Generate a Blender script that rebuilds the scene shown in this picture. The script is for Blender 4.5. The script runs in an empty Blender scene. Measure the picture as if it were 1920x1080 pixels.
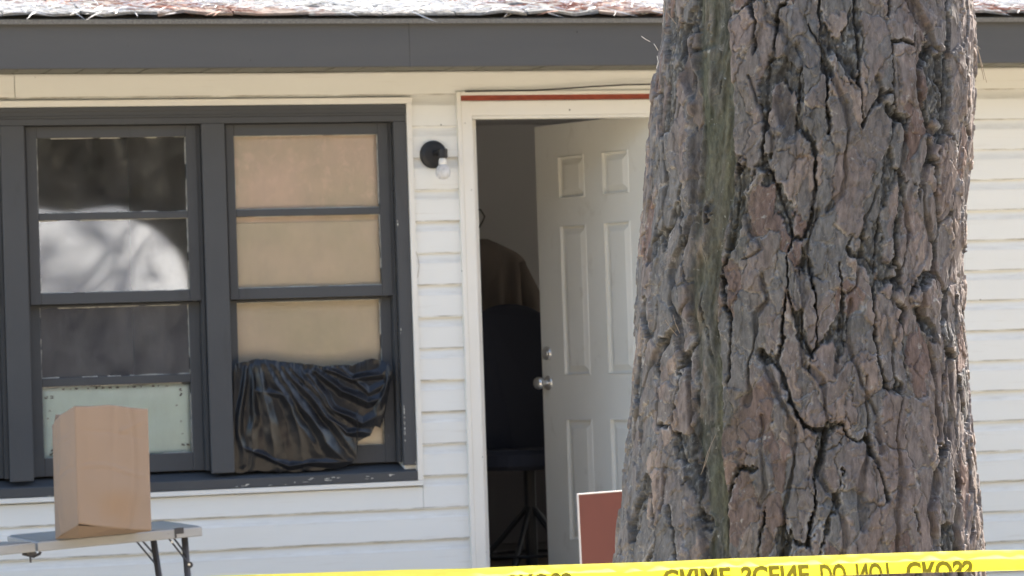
import bpy, math, random
import numpy as np
from mathutils import Vector, Matrix

random.seed(7)
RNG = np.random.RandomState(11)
scene = bpy.context.scene
COL = scene.collection
rad = math.radians

# ------------------------------------------------------------------ camera
FOC = 6230.0                       # focal length in pixels of a 1920 wide frame
CF = Vector((0.29080354, 0.95660754, 0.01831155))
CR = Vector((0.95644041, -0.29013427, -0.03230874))
CU = Vector((0.02559397, -0.0269094, 0.99931018))
CAM = Vector((-4.02830441, -13.25123631, 1.54))
cd = bpy.data.cameras.new('camera')
cam = bpy.data.objects.new('camera', cd)
COL.objects.link(cam)
cam.matrix_world = Matrix(((CR.x, CU.x, -CF.x, CAM.x), (CR.y, CU.y, -CF.y, CAM.y),
                           (CR.z, CU.z, -CF.z, CAM.z), (0, 0, 0, 1)))
cd.sensor_width = 36.0
cd.lens = 36.0 * FOC / 1920.0
cd.clip_start = 0.2
cd.clip_end = 900.0
cd.dof.use_dof = True
cd.dof.focus_distance = 6.6
cd.dof.aperture_fstop = 18.0
scene.camera = cam

# ------------------------------------------------------------------ light
SUN_EL = rad(40.0)
SUN_H = Vector((0.786, 0.618, 0)).normalized()
SUN = Vector((SUN_H.x * math.cos(SUN_EL), SUN_H.y * math.cos(SUN_EL), math.sin(SUN_EL)))
w = bpy.data.worlds.new('World')
scene.world = w
w.use_nodes = True
nt = w.node_tree
sky = nt.nodes.new('ShaderNodeTexSky')
sky.sky_type = 'NISHITA'
sky.sun_disc = False
sky.sun_elevation = SUN_EL
sky.sun_rotation = math.atan2(SUN_H.x, SUN_H.y)
sky.air_density = 1.0
sky.dust_density = 2.5
sky.ozone_density = 0.6
nt.nodes['Background'].inputs['Strength'].default_value = 0.125
nt.links.new(sky.outputs[0], nt.nodes['Background'].inputs['Color'])
sd = bpy.data.lights.new('sun', 'SUN')
sd.energy = 5.0
sd.angle = rad(0.5)
sd.color = (1.0, 0.95, 0.88)
so = bpy.data.objects.new('sun', sd)
COL.objects.link(so)
so.rotation_euler = SUN.to_track_quat('Z', 'Y').to_euler()
scene.view_settings.view_transform = 'Standard'
scene.view_settings.look = 'None'
scene.view_settings.gamma = 1.0
scene.view_settings.use_curve_mapping = False
scene.view_settings.exposure = 2.1
scene.render.engine = 'CYCLES'
scene.cycles.max_bounces = 8


# ------------------------------------------------------------------ helpers
def P(px, py, dep):
    """point of the world seen at pixel px,py (1920x1080) at depth dep along the view axis"""
    return CAM + (CF + CR * ((px - 960) / FOC) - CU * ((py - 540) / FOC)) * dep


def PW(px, py, Y=0.0):
    """point on the plane y = Y"""
    d = CF + CR * ((px - 960) / FOC) - CU * ((py - 540) / FOC)
    return CAM + d * ((Y - CAM.y) / d.y)


def tag(o, label=None, cat=None, group=None, kind=None):
    if label: o['label'] = label
    if cat: o['category'] = cat
    if group: o['group'] = group
    if kind: o['kind'] = kind
    return o


def empty(name, loc=(0, 0, 0)):
    o = bpy.data.objects.new(name, None)
    o.empty_display_size = 0.1
    o.location = loc
    COL.objects.link(o)
    return o


class MB:
    def __init__(s):
        s.v, s.f, s.m = [], [], []

    def add(s, vs, fs, mi=0):
        b = len(s.v)
        s.v += [tuple(v) for v in vs]
        s.f += [tuple(b + i for i in f) for f in fs]
        s.m += [mi] * len(fs)
        return s

    def box(s, x0, x1, y0, y1, z0, z1, mi=0, mat=None):
        vs = [Vector((x, y, z)) for x in (x0, x1) for y in (y0, y1) for z in (z0, z1)]
        if mat is not None: vs = [mat @ v for v in vs]
        return s.add(vs, [(0, 1, 3, 2), (4, 6, 7, 5), (0, 4, 5, 1), (2, 3, 7, 6), (0, 2, 6, 4), (1, 5, 7, 3)], mi)

    def tube(s, pts, r, n=8, mi=0, cap=True):
        pts = [Vector(p) for p in pts]
        rs = r if isinstance(r, (list, tuple)) else [r] * len(pts)
        rings = []
        ref = None
        for i, p in enumerate(pts):
            a = pts[max(i - 1, 0)]; b = pts[min(i + 1, len(pts) - 1)]
            t = (b - a).normalized()
            if ref is None:
                ref = Vector((0, 0, 1)) if abs(t.z) < 0.9 else Vector((1, 0, 0))
            u = t.cross(ref).normalized(); v = t.cross(u).normalized()
            ref = -(t.cross(v).cross(t)) if False else ref
            rings.append([p + (u * math.cos(2 * math.pi * k / n) + v * math.sin(2 * math.pi * k / n)) * rs[i] for k in range(n)])
        vs = [q for g in rings for q in g]
        fs = []
        for i in range(len(pts) - 1):
            for k in range(n):
                fs.append((i * n + k, i * n + (k + 1) % n, (i + 1) * n + (k + 1) % n, (i + 1) * n + k))
        if cap:
            fs.append(tuple(range(n))[::-1]); fs.append(tuple((len(pts) - 1) * n + k for k in range(n)))
        return s.add(vs, fs, mi)

    def lathe(s, prof, origin, axis, n=24, mi=0):
        """prof: list of (radius, distance along axis)"""
        axis = Vector(axis).normalized()
        ref = Vector((0, 0, 1)) if abs(axis.z) < 0.9 else Vector((1, 0, 0))
        u = axis.cross(ref).normalized(); v = axis.cross(u).normalized()
        o = Vector(origin)
        vs, fs = [], []
        for r, d in prof:
            for k in range(n):
                a = 2 * math.pi * k / n
                vs.append(o + axis * d + (u * math.cos(a) + v * math.sin(a)) * max(r, 1e-4))
        for i in range(len(prof) - 1):
            for k in range(n):
                fs.append((i * n + k, i * n + (k + 1) % n, (i + 1) * n + (k + 1) % n, (i + 1) * n + k))
        fs.append(tuple(range(n))[::-1]); fs.append(tuple((len(prof) - 1) * n + k for k in range(n)))
        return s.add(vs, fs, mi)

    def build(s, name, mats, parent=None, smooth=False, bevel=0.0, seg=1):
        me = bpy.data.meshes.new(name)
        me.from_pydata(s.v, [], s.f)
        if not isinstance(mats, (list, tuple)): mats = [mats]
        for m in mats: me.materials.append(m)
        if len(mats) > 1: me.polygons.foreach_set('material_index', s.m)
        if smooth: me.polygons.foreach_set('use_smooth', [True] * len(me.polygons))
        import bmesh
        bm = bmesh.new(); bm.from_mesh(me)
        bmesh.ops.recalc_face_normals(bm, faces=bm.faces)
        bm.to_mesh(me); bm.free()
        me.update()
        o = bpy.data.objects.new(name, me)
        COL.objects.link(o)
        if parent is not None: o.parent = parent
        if bevel > 0:
            b = o.modifiers.new('bevel', 'BEVEL'); b.width = bevel; b.segments = seg; b.limit_method = 'ANGLE'
        return o


def link_mesh(name, me, parent=None, loc=(0, 0, 0)):
    o = bpy.data.objects.new(name, me)
    COL.objects.link(o)
    o.location = loc
    if parent is not None: o.parent = parent
    return o


# ------------------------------------------------------------------ materials
def mat(name, col, rough=0.6, spec=0.4, metal=0.0, noise=None, bump=None, coords='Object', layers=()):
    """noise: (scale xyz, amount, second colour); bump: (scale xyz, strength, distance);
    layers: extra (scale, low, high, colour, factor) stains laid over the base"""
    m = bpy.data.materials.new(name)
    m.use_nodes = True
    t = m.node_tree; N = t.nodes; L = t.links
    bs = N['Principled BSDF']
    bs.inputs['Roughness'].default_value = rough
    bs.inputs['Specular IOR Level'].default_value = spec
    bs.inputs['Metallic'].default_value = metal
    tc = N.new('ShaderNodeTexCoord')

    def ntex(scale, detail=5, rgh=0.6, dist=0.0):
        mp = N.new('ShaderNodeMapping'); mp.inputs['Scale'].default_value = scale
        L.new(tc.outputs[coords], mp.inputs[0])
        n = N.new('ShaderNodeTexNoise'); n.inputs['Scale'].default_value = 1.0
        n.inputs['Detail'].default_value = detail; n.inputs['Roughness'].default_value = rgh
        n.inputs['Distortion'].default_value = dist
        L.new(mp.outputs[0], n.inputs['Vector'])
        return n
    cur = None
    rgb = N.new('ShaderNodeRGB'); rgb.outputs[0].default_value = (*col, 1); cur = rgb.outputs[0]
    if noise:
        sc, amt, c2 = noise
        n = ntex(sc)
        mr = N.new('ShaderNodeMapRange'); mr.inputs[1].default_value = 0.35; mr.inputs[2].default_value = 0.7
        mr.inputs[4].default_value = amt
        L.new(n.outputs[0], mr.inputs[0])
        mx = N.new('ShaderNodeMix'); mx.data_type = 'RGBA'
        L.new(mr.outputs[0], mx.inputs[0]); L.new(cur, mx.inputs[6]); mx.inputs[7].default_value = (*c2, 1)
        cur = mx.outputs[2]
    for (sc, lo, hi, c2, fac) in layers:
        n = ntex(sc, 8, 0.65, 0.4)
        mr = N.new('ShaderNodeMapRange'); mr.inputs[1].default_value = lo; mr.inputs[2].default_value = hi
        mr.inputs[4].default_value = fac
        L.new(n.outputs[0], mr.inputs[0])
        mx = N.new('ShaderNodeMix'); mx.data_type = 'RGBA'
        L.new(mr.outputs[0], mx.inputs[0]); L.new(cur, mx.inputs[6]); mx.inputs[7].default_value = (*c2, 1)
        cur = mx.outputs[2]
    L.new(cur, bs.inputs['Base Color'])
    if bump:
        sc, st, di = bump
        n = ntex(sc, 6)
        b = N.new('ShaderNodeBump'); b.inputs['Strength'].default_value = st; b.inputs['Distance'].default_value = di
        L.new(n.outputs[0], b.inputs['Height']); L.new(b.outputs[0], bs.inputs['Normal'])
    return m


M = {}
M['vinyl'] = mat('vinyl_siding', (0.755, 0.765, 0.735), 0.62, 0.2, noise=((1.2, 6, 5), 0.35, (0.70, 0.70, 0.655)),
                 bump=((1.5, 30, 9), 0.25, 0.004),
                 layers=(((3, 8, 60), 0.60, 0.75, (0.50, 0.46, 0.38), 0.35), ((60, 60, 60), 0.72, 0.78, (0.28, 0.25, 0.20), 0.5),
                         ((0.5, 3, 3), 0.5, 0.8, (0.68, 0.66, 0.59), 0.35)))
def ledge_dirt_lap_shade(m):
    t = m.node_tree; N = t.nodes; L = t.links; bs = N['Principled BSDF']
    src = bs.inputs['Base Color'].links[0].from_socket
    tc = N.new('ShaderNodeTexCoord'); sp = N.new('ShaderNodeSeparateXYZ'); L.new(tc.outputs['Object'], sp.inputs[0])

    def mth(op, a, b=None):
        n = N.new('ShaderNodeMath'); n.operation = op
        for i, v in enumerate((a, b)):
            if v is None: continue
            if hasattr(v, 'is_output'): L.new(v, n.inputs[i])
            else: n.inputs[i].default_value = v
        return n.outputs[0]
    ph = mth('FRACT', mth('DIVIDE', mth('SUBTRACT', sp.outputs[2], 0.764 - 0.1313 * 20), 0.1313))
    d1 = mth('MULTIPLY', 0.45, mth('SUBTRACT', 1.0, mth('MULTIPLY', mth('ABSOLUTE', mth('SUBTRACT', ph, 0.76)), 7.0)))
    d2 = mth('SUBTRACT', 1.0, mth('MULTIPLY', ph, 20.0))  # lap shadow painted as a brown line along each lip
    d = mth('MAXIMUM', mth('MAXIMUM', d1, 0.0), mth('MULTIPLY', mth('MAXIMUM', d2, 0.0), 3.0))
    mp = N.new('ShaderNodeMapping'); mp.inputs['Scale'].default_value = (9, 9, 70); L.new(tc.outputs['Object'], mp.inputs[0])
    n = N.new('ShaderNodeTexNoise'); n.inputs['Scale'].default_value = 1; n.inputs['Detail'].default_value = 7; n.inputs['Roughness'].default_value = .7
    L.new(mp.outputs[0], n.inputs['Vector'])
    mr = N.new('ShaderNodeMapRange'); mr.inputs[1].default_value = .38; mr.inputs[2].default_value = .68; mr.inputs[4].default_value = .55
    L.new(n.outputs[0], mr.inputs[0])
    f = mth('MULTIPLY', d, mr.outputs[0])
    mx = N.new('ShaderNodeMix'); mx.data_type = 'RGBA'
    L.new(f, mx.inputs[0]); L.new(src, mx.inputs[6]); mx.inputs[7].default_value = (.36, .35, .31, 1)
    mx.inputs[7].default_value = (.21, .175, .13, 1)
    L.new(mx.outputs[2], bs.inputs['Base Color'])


ledge_dirt_lap_shade(M['vinyl'])
M['trim'] = mat('cream_trim', (0.75, 0.74, 0.69), 0.45, 0.4, noise=((4, 4, 3), 0.4, (0.69, 0.66, 0.58)),
                layers=(((14, 14, 50), 0.66, 0.74, (0.36, 0.30, 0.22), 0.45), ((90, 90, 90), 0.72, 0.77, (0.2, 0.17, 0.13), 0.6)),
                bump=((20, 20, 20), 0.2, 0.002))
M['dark'] = mat('charcoal_paint', (0.072, 0.075, 0.079), 0.62, 0.22, noise=((3, 3, 5), 0.5, (0.085, 0.088, 0.09)),
                bump=((30, 30, 6), 0.35, 0.003),
                layers=(((40, 40, 30), 0.735, 0.76, (0.42, 0.40, 0.36), 0.7), ((9, 9, 2), 0.6, 0.75, (0.055, 0.055, 0.055), 0.6)))
M['dark_h'] = mat('charcoal_fascia', (0.082, 0.084, 0.087), 0.6, 0.25, noise=((0.8, 3, 7), 0.6, (0.098, 0.099, 0.098)),
                  bump=((2, 6, 20), 0.3, 0.003),
                  layers=(((26, 26, 26), 0.755, 0.775, (0.35, 0.33, 0.3), 0.6), ((35, 20, 6), 0.70, 0.78, (0.05, 0.05, 0.05), 0.4)))
M['soffit'] = mat('soffit_olive', (0.17, 0.17, 0.145), 0.7, 0.2, noise=((6, 2, 6), 0.5, (0.20, 0.195, 0.165)))
M['red_wood'] = mat('bare_red_wood', (0.30, 0.075, 0.045), 0.8, 0.2, noise=((30, 30, 90), 0.8, (0.16, 0.04, 0.03)))
M['door'] = mat('door_paint', (0.74, 0.73, 0.67), 0.4, 0.4, noise=((3, 3, 2), 0.5, (0.66, 0.65, 0.58)),
                layers=(((9, 9, 5), 0.60, 0.78, (0.42, 0.38, 0.30), 0.55),), bump=((60, 60, 6), 0.1, 0.001))
M['steel'] = mat('brushed_steel', (0.80, 0.79, 0.77), 0.33, 0.5, 1.0)
M['black_metal'] = mat('black_metal', (0.018, 0.018, 0.02), 0.45, 0.4, noise=((40, 40, 40), 0.4, (0.03, 0.03, 0.03)))
M['interior'] = mat('interior_paint', (0.60, 0.61, 0.63), 0.8, 0.2, noise=((1, 1, 1), 0.4, (0.54, 0.55, 0.57)))
M['interior_floor'] = mat('interior_floor', (0.16, 0.12, 0.09), 0.5, 0.4)
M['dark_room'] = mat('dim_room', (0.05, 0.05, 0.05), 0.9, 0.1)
M['coat'] = mat('brown_coat', (0.21, 0.185, 0.172), 0.85, 0.1, noise=((12, 12, 5), 0.6, (0.155, 0.145, 0.14)))
M['limb'] = mat('limb_bark', (0.16, 0.11, 0.085), 0.9, 0.1)
M['cabinet_wood'] = mat('dark_cabinet_wood', (0.13, 0.125, 0.135), 0.6, 0.2)
M['navy'] = mat('navy_fabric', (0.040, 0.044, 0.060), 0.8, 0.2)
M['putty'] = mat('old_putty', (0.66, 0.65, 0.58), 0.8, 0.2, noise=((60, 60, 60), 0.8, (0.34, 0.33, 0.30)))
M['card'] = mat('tan_board', (0.72, 0.62, 0.49), 0.75, 0.2, noise=((2.5, 2.5, 4), 0.9, (0.60, 0.55, 0.40)),
                layers=(((60, 60, 60), 0.60, 0.7, (0.78, 0.64, 0.52), 0.5),))
M['card_pink'] = mat('pinkish_board', (0.76, 0.60, 0.48), 0.75, 0.2, noise=((3, 3, 3), 1.0, (0.60, 0.52, 0.38)),
                     layers=(((26, 26, 22), 0.52, 0.66, (0.84, 0.66, 0.54), 0.6),))
M['sheet'] = mat('pale_green_sheet', (0.76, 0.90, 0.83), 0.6, 0.3, noise=((5, 5, 6), 0.5, (0.68, 0.82, 0.75)),
                 layers=(((16, 16, 26), 0.62, 0.72, (0.58, 0.66, 0.61), 0.4),))
M['ink'] = mat('faded_ink', (0.10, 0.10, 0.09), 0.7, 0.2)
M['cable'] = mat('black_cable', (0.02, 0.02, 0.02), 0.5, 0.3)
M['paper_bag'] = mat('kraft_paper', (0.315, 0.235, 0.175), 0.8, 0.15, noise=((2, 2, 2), 0.3, (0.29, 0.215, 0.16)),
                     
                     bump=((7, 7, 7), 0.22, 0.006))
def spot(m, centre, radius, colour, fac):
    t = m.node_tree; N = t.nodes; L = t.links; bs = N['Principled BSDF']
    src = bs.inputs['Base Color'].links[0].from_socket
    tc = N.new('ShaderNodeTexCoord'); n = N.new('ShaderNodeTexNoise'); n.inputs['Scale'].default_value = 14; n.inputs['Detail'].default_value = 4
    L.new(tc.outputs['Object'], n.inputs['Vector'])
    d = N.new('ShaderNodeVectorMath'); d.operation = 'DISTANCE'; L.new(tc.outputs['Object'], d.inputs[0]); d.inputs[1].default_value = centre
    a = N.new('ShaderNodeMath'); a.operation = 'MULTIPLY_ADD'; L.new(n.outputs[0], a.inputs[0]); a.inputs[1].default_value = radius * .9; L.new(d.outputs['Value'], a.inputs[2])
    mr = N.new('ShaderNodeMapRange'); mr.inputs[1].default_value = radius * .8; mr.inputs[2].default_value = radius * 1.5
    mr.inputs[3].default_value = fac; mr.inputs[4].default_value = 0
    L.new(a.outputs[0], mr.inputs[0])
    mx = N.new('ShaderNodeMix'); mx.data_type = 'RGBA'; L.new(mr.outputs[0], mx.inputs[0]); L.new(src, mx.inputs[6]); mx.inputs[7].default_value = (*colour, 1)
    L.new(mx.outputs[2], bs.inputs['Base Color'])


spot(M['paper_bag'], (.157, .055, .085), .085, (.33, .21, .12), .42)
M['table'] = mat('grey_plastic', (0.42, 0.42, 0.41), 0.5, 0.3, noise=((8, 8, 20), 0.6, (0.34, 0.34, 0.33)),
                 layers=(((30, 30, 60), 0.62, 0.75, (0.22, 0.21, 0.2), 0.5),), bump=((60, 60, 60), 0.15, 0.001))
M['table_top'] = mat('grey_tabletop', (0.26, 0.28, 0.275), 0.45, 0.4, noise=((6, 6, 6), 0.6, (0.20, 0.22, 0.215)),
                     bump=((200, 200, 200), 0.3, 0.001))
M['table_leg'] = mat('grey_metal_leg', (0.055, 0.055, 0.06), 0.45, 0.4, noise=((30, 30, 10), 0.4, (0.08, 0.08, 0.085)))
M['sign_red'] = mat('rust_red_board', (0.150, 0.052, 0.043), 0.55, 0.3, noise=((5, 5, 3), 0.6, (0.125, 0.046, 0.038)),
                    layers=(((40, 40, 8), 0.6, 0.75, (0.10, 0.04, 0.035), 0.4),))
M['sign_edge'] = mat('white_edge', (0.62, 0.58, 0.55), 0.6, 0.3)
M['ground'] = mat('pine_straw_ground', (0.46, 0.385, 0.285), 0.95, 0.1, noise=((0.8, 0.8, 0.8), 0.6, (0.36, 0.32, 0.22)),
                  layers=(((9, 9, 9), 0.5, 0.7, (0.42, 0.30, 0.19), 0.7), ((40, 40, 40), 0.55, 0.7, (0.12, 0.09, 0.05), 0.6)),
                  bump=((30, 30, 30), 0.8, 0.03))
M['van_white'] = mat('white_van_paint', (0.78, 0.79, 0.80), 0.3, 0.5)
M['tire'] = mat('tyre_rubber', (0.03, 0.03, 0.03), 0.8, 0.2)
M['leaf'] = mat('woods_foliage', (0.04, 0.042, 0.03), 0.8, 0.1, noise=((2, 2, 2), 0.8, (0.065, 0.058, 0.04)))
M['needle_green'] = mat('pine_needles_green', (0.05, 0.085, 0.03), 0.6, 0.3)
M['shingle_a'] = mat('shingle_grey', (0.24, 0.235, 0.22), 0.9, 0.1, noise=((90, 90, 90), 0.9, (0.10, 0.10, 0.095)),
                     layers=(((9, 9, 9), 0.55, 0.7, (0.20, 0.10, 0.07), 0.5),), bump=((150, 150, 150), 0.8, 0.003))
M['shingle_b'] = mat('shingle_brownish', (0.23, 0.19, 0.16), 0.9, 0.1, noise=((90, 90, 90), 0.9, (0.16, 0.13, 0.11)),
                     layers=(((9, 9, 9), 0.5, 0.7, (0.22, 0.10, 0.07), 0.6),), bump=((150, 150, 150), 0.8, 0.003))
M['straw'] = mat('dead_needles_tan', (0.84, 0.80, 0.74), 0.6, 0.3)
M['straw_red'] = mat('dead_needles_rust', (0.32, 0.13, 0.08), 0.7, 0.3)


def plastic_mat():
    m = mat('black_plastic', (0.012, 0.0125, 0.0145), 0.28, 0.40, noise=((9, 9, 9), 0.5, (0.015, 0.016, 0.019)),
            bump=((22, 22, 12), 0.14, 0.006))
    return m


M['plastic'] = plastic_mat()


def glass_mat(name, tint=(1, 1, 1), dust=0.07, ior=1.8, dcol=(0.45, 0.44, 0.42)):
    m = bpy.data.materials.new(name); m.use_nodes = True
    t = m.node_tree; N = t.nodes; L = t.links
    N.remove(N['Principled BSDF'])
    out = N['Material Output']
    tr = N.new('ShaderNodeBsdfTransparent'); tr.inputs[0].default_value = (*tint, 1)
    gl = N.new('ShaderNodeBsdfGlossy'); gl.inputs['Roughness'].default_value = 0.028
    fr = N.new('ShaderNodeFresnel'); fr.inputs[0].default_value = ior
    tc = N.new('ShaderNodeTexCoord')
    n = N.new('ShaderNodeTexNoise'); n.inputs['Scale'].default_value = 3.0; n.inputs['Detail'].default_value = 0
    L.new(tc.outputs['Object'], n.inputs['Vector'])
    b = N.new('ShaderNodeBump'); b.inputs['Strength'].default_value = 0.09; b.inputs['Distance'].default_value = 0.012
    L.new(n.outputs[0], b.inputs['Height']); L.new(b.outputs[0], gl.inputs['Normal'])
    m1 = N.new('ShaderNodeMixShader')
    L.new(fr.outputs[0], m1.inputs[0]); L.new(tr.outputs[0], m1.inputs[1]); L.new(gl.outputs[0], m1.inputs[2])
    df = N.new('ShaderNodeBsdfDiffuse'); df.inputs[0].default_value = (*dcol, 1)
    mp = N.new('ShaderNodeMapping'); mp.inputs['Scale'].default_value = (9, 9, 5)
    L.new(tc.outputs['Object'], mp.inputs[0])
    n2 = N.new('ShaderNodeTexNoise'); n2.inputs['Scale'].default_value = 1.0; n2.inputs['Detail'].default_value = 9
    n2.inputs['Roughness'].default_value = 0.7
    L.new(mp.outputs[0], n2.inputs['Vector'])
    mr = N.new('ShaderNodeMapRange'); mr.inputs[1].default_value = 0.35; mr.inputs[2].default_value = 0.75
    mr.inputs[3].default_value = dust * 0.35; mr.inputs[4].default_value = dust * 1.8
    L.new(n2.outputs[0], mr.inputs[0])
    m2 = N.new('ShaderNodeMixShader')
    L.new(mr.outputs[0], m2.inputs[0]); L.new(m1.outputs[0], m2.inputs[1]); L.new(df.outputs[0], m2.inputs[2])
    L.new(m2.outputs[0], out.inputs[0])
    return m


M['glass'] = glass_mat('window_glass')
M['glass_thin'] = glass_mat('window_glass_over_board', dust=0.035, ior=1.42, dcol=(.6, .57, .52))
M['glass_dirty'] = glass_mat('grimy_window_glass', dust=0.13)
M['bulb'] = glass_mat('bulb_glass', dust=0.75, ior=1.4, dcol=(0.8, 0.8, 0.8))


def tape_mat(name, col, tr):
    m = bpy.data.materials.new(name); m.use_nodes = True
    t = m.node_tree; N = t.nodes; L = t.links
    bs = N['Principled BSDF']
    bs.inputs['Base Color'].default_value = (*col, 1)
    bs.inputs['Roughness'].default_value = 0.35
    tl = N.new('ShaderNodeBsdfTranslucent'); tl.inputs[0].default_value = (*tr, 1)
    mx = N.new('ShaderNodeMixShader'); mx.inputs[0].default_value = 0.6
    L.new(bs.outputs[0], mx.inputs[1]); L.new(tl.outputs[0], mx.inputs[2])
    L.new(mx.outputs[0], N['Material Output'].inputs[0])
    return m


M['tape'] = tape_mat('yellow_tape', (0.86, 0.78, 0.10), (0.98, 0.92, 0.20))
M['tape_ink'] = tape_mat('tape_lettering', (0.15, 0.145, 0.06), (0.17, 0.16, 0.07))


def bark_mat():
    m = bpy.data.materials.new('pine_bark'); m.use_nodes = True
    t = m.node_tree; N = t.nodes; L = t.links
    bs = N['Principled BSDF']; bs.inputs['Roughness'].default_value = 0.88
    bs.inputs['Specular IOR Level'].default_value = 0.2
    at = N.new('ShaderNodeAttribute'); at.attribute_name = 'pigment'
    tc = N.new('ShaderNodeTexCoord')
    mp = N.new('ShaderNodeMapping'); mp.inputs['Scale'].default_value = (110, 110, 45)
    L.new(tc.outputs['Object'], mp.inputs[0])
    n = N.new('ShaderNodeTexNoise'); n.inputs['Scale'].default_value = 1.0; n.inputs['Detail'].default_value = 6
    n.inputs['Roughness'].default_value = 0.7
    L.new(mp.outputs[0], n.inputs['Vector'])
    mr = N.new('ShaderNodeMapRange'); mr.inputs[1].default_value = 0.3; mr.inputs[2].default_value = 0.7
    mr.inputs[3].default_value = 0.62; mr.inputs[4].default_value = 1.38
    L.new(n.outputs[0], mr.inputs[0])
    mx = N.new('ShaderNodeMix'); mx.data_type = 'RGBA'; mx.blend_type = 'MULTIPLY'; mx.inputs[0].default_value = 1
    L.new(at.outputs[0], mx.inputs[6]); L.new(mr.outputs[0], mx.inputs[7])
    # small pale lichen specks
    n3 = N.new('ShaderNodeTexNoise'); n3.inputs['Scale'].default_value = 70; n3.inputs['Detail'].default_value = 4
    L.new(tc.outputs['Object'], n3.inputs['Vector'])
    m3 = N.new('ShaderNodeMapRange'); m3.inputs[1].default_value = 0.66; m3.inputs[2].default_value = 0.74
    m3.inputs[4].default_value = 0.55
    L.new(n3.outputs[0], m3.inputs[0])
    mx2 = N.new('ShaderNodeMix'); mx2.data_type = 'RGBA'
    L.new(m3.outputs[0], mx2.inputs[0]); L.new(mx.outputs[2], mx2.inputs[6]); mx2.inputs[7].default_value = (0.42, 0.42, 0.38, 1)
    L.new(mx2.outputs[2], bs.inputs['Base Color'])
    b = N.new('ShaderNodeBump'); b.inputs['Strength'].default_value = 1.0; b.inputs['Distance'].default_value = 0.0035
    L.new(n.outputs[0], b.inputs['Height']); L.new(b.outputs[0], bs.inputs['Normal'])
    return m


M['bark'] = bark_mat()

# ================================================================== SETTING
g = MB()
nx = 60
gx = np.linspace(-1, 1, nx); gx = np.sign(gx) * np.abs(gx) ** 2.2 * 300
pts = []
for yy in gx:
    for xx in gx:
        r = math.hypot(xx, yy)
        pts.append((xx, yy - 4, (0.02 * math.sin(xx * 1.3) * math.cos(yy * 1.1)) if r > 4 else 0.0))
fs = [(j * nx + i, j * nx + i + 1, (j + 1) * nx + i + 1, (j + 1) * nx + i) for j in range(nx - 1) for i in range(nx - 1)]
g.add(pts, fs)
tag(g.build('ground', M['ground'], smooth=True), kind='structure')

# ================================================================== HOUSE
HX0, HX1, HY1 = -5.2, 5.6, 6.0
WALL_T = 0.12
house = empty('house', (0, 0, 0))
tag(house, 'single storey house with cream vinyl siding, charcoal window frames and open front door', 'house')

Z0 = 0.764
PITCH = 0.1313
# --- structural wall with its openings (windows x -2.83..-0.495, door -0.155..0.66)
wl = MB()
Y0, Y1 = 0.004, WALL_T
wl.box(HX0, -2.838, Y0, Y1, 0.0, 2.70)
wl.box(-2.838, -0.487, Y0, Y1, 0.0, 1.05)
wl.box(-2.838, -0.487, Y0, Y1, 2.52, 2.70)
wl.box(-0.487, -0.155, Y0, Y1, 0.0, 2.70)
wl.box(-0.155, 0.66, Y0, Y1, 2.53, 2.70)
wl.box(-0.155, 0.66, Y0, Y1, 0.0, 0.49)
wl.box(0.66, HX1, Y0, Y1, 0.0, 2.70)
wl.box(HX0, HX0 + .1, Y1, HY1, 0, 2.7); wl.box(HX1 - .1, HX1, Y1, 1.0, 0, 2.7); wl.box(HX1 - .1, HX1, 2.8, HY1, 0, 2.7); wl.box(HX1 - .1, HX1, 1.0, 2.8, 0, 1.2); wl.box(HX1 - .1, HX1, 1.0, 2.8, 2.4, 2.7); wl.box(HX0, HX1, HY1, HY1 + .1, 0, 2.7)  # unseen opening in the right end wall, added to let sun into the room
wl.build('wall', M['vinyl'], house)
# gable ends
gb = MB()
RT = math.tan(rad(18.0))
for xx in (HX0, HX1 - .1):
    zr = 2.9 + RT * 3.3
    v = [(xx, 0, 2.7), (xx, HY1, 2.7), (xx, HY1 / 2, zr - .08), (xx + .1, 0, 2.7), (xx + .1, HY1, 2.7), (xx + .1, HY1 / 2, zr - .08)]
    gb.add(v, [(0, 1, 2), (3, 5, 4), (0, 3, 4, 1), (1, 4, 5, 2), (2, 5, 3, 0)])
gb.build('gable', M['vinyl'], house)


# --- siding courses, each board its own mesh (dutch lap profile)
def course(x0, x1, zl, ztop=None, seed=0):
    r = random.Random(seed)
    prof = []
    zt = zl + PITCH
    for t in (0, .3, .55, .75, .88, .96, 1.0):
        prof.append((-0.0050 - 0.0102 * t ** 1.5, zt - 0.040 * t))
    prof += [(-0.0158, zl + 0.0885), (-0.0175, zl + 0.006), (-0.0170, zl + 0.0005), (-0.0155, zl - 0.002), (0.003, zl + 0.0015)]
    if ztop is not None:
        prof = [(min(p[0], -0.0125), min(p[1], ztop)) for p in prof]
    n = max(2, int((x1 - x0) / 0.3) + 1)
    m = MB(); vs = []; fs = []
    ph = r.random() * 6
    for i in range(n):
        x = x0 + (x1 - x0) * i / (n - 1)
        dz = 0.0014 * math.sin(x * 2.1 + ph) + r.uniform(-.0005, .0005)
        dy = 0.0018 * math.sin(x * 1.3 + ph * 2 + zl * 9) + r.uniform(-.0004, .0004)
        for (y, z) in prof:
            vs.append((x, y + dy * (1 if y < -0.004 else 0.0), z + dz))
    k = len(prof)
    for i in range(n - 1):
        for j in range(k - 1):
            fs.append((i * k + j, (i + 1) * k + j, (i + 1) * k + j + 1, i * k + j + 1))
    fs.append(tuple(range(k))); fs.append(tuple((n - 1) * k + j for j in range(k)))
    m.add(vs, fs)
    o = m.build('siding_board', M['vinyl'], house)
    return o


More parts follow.
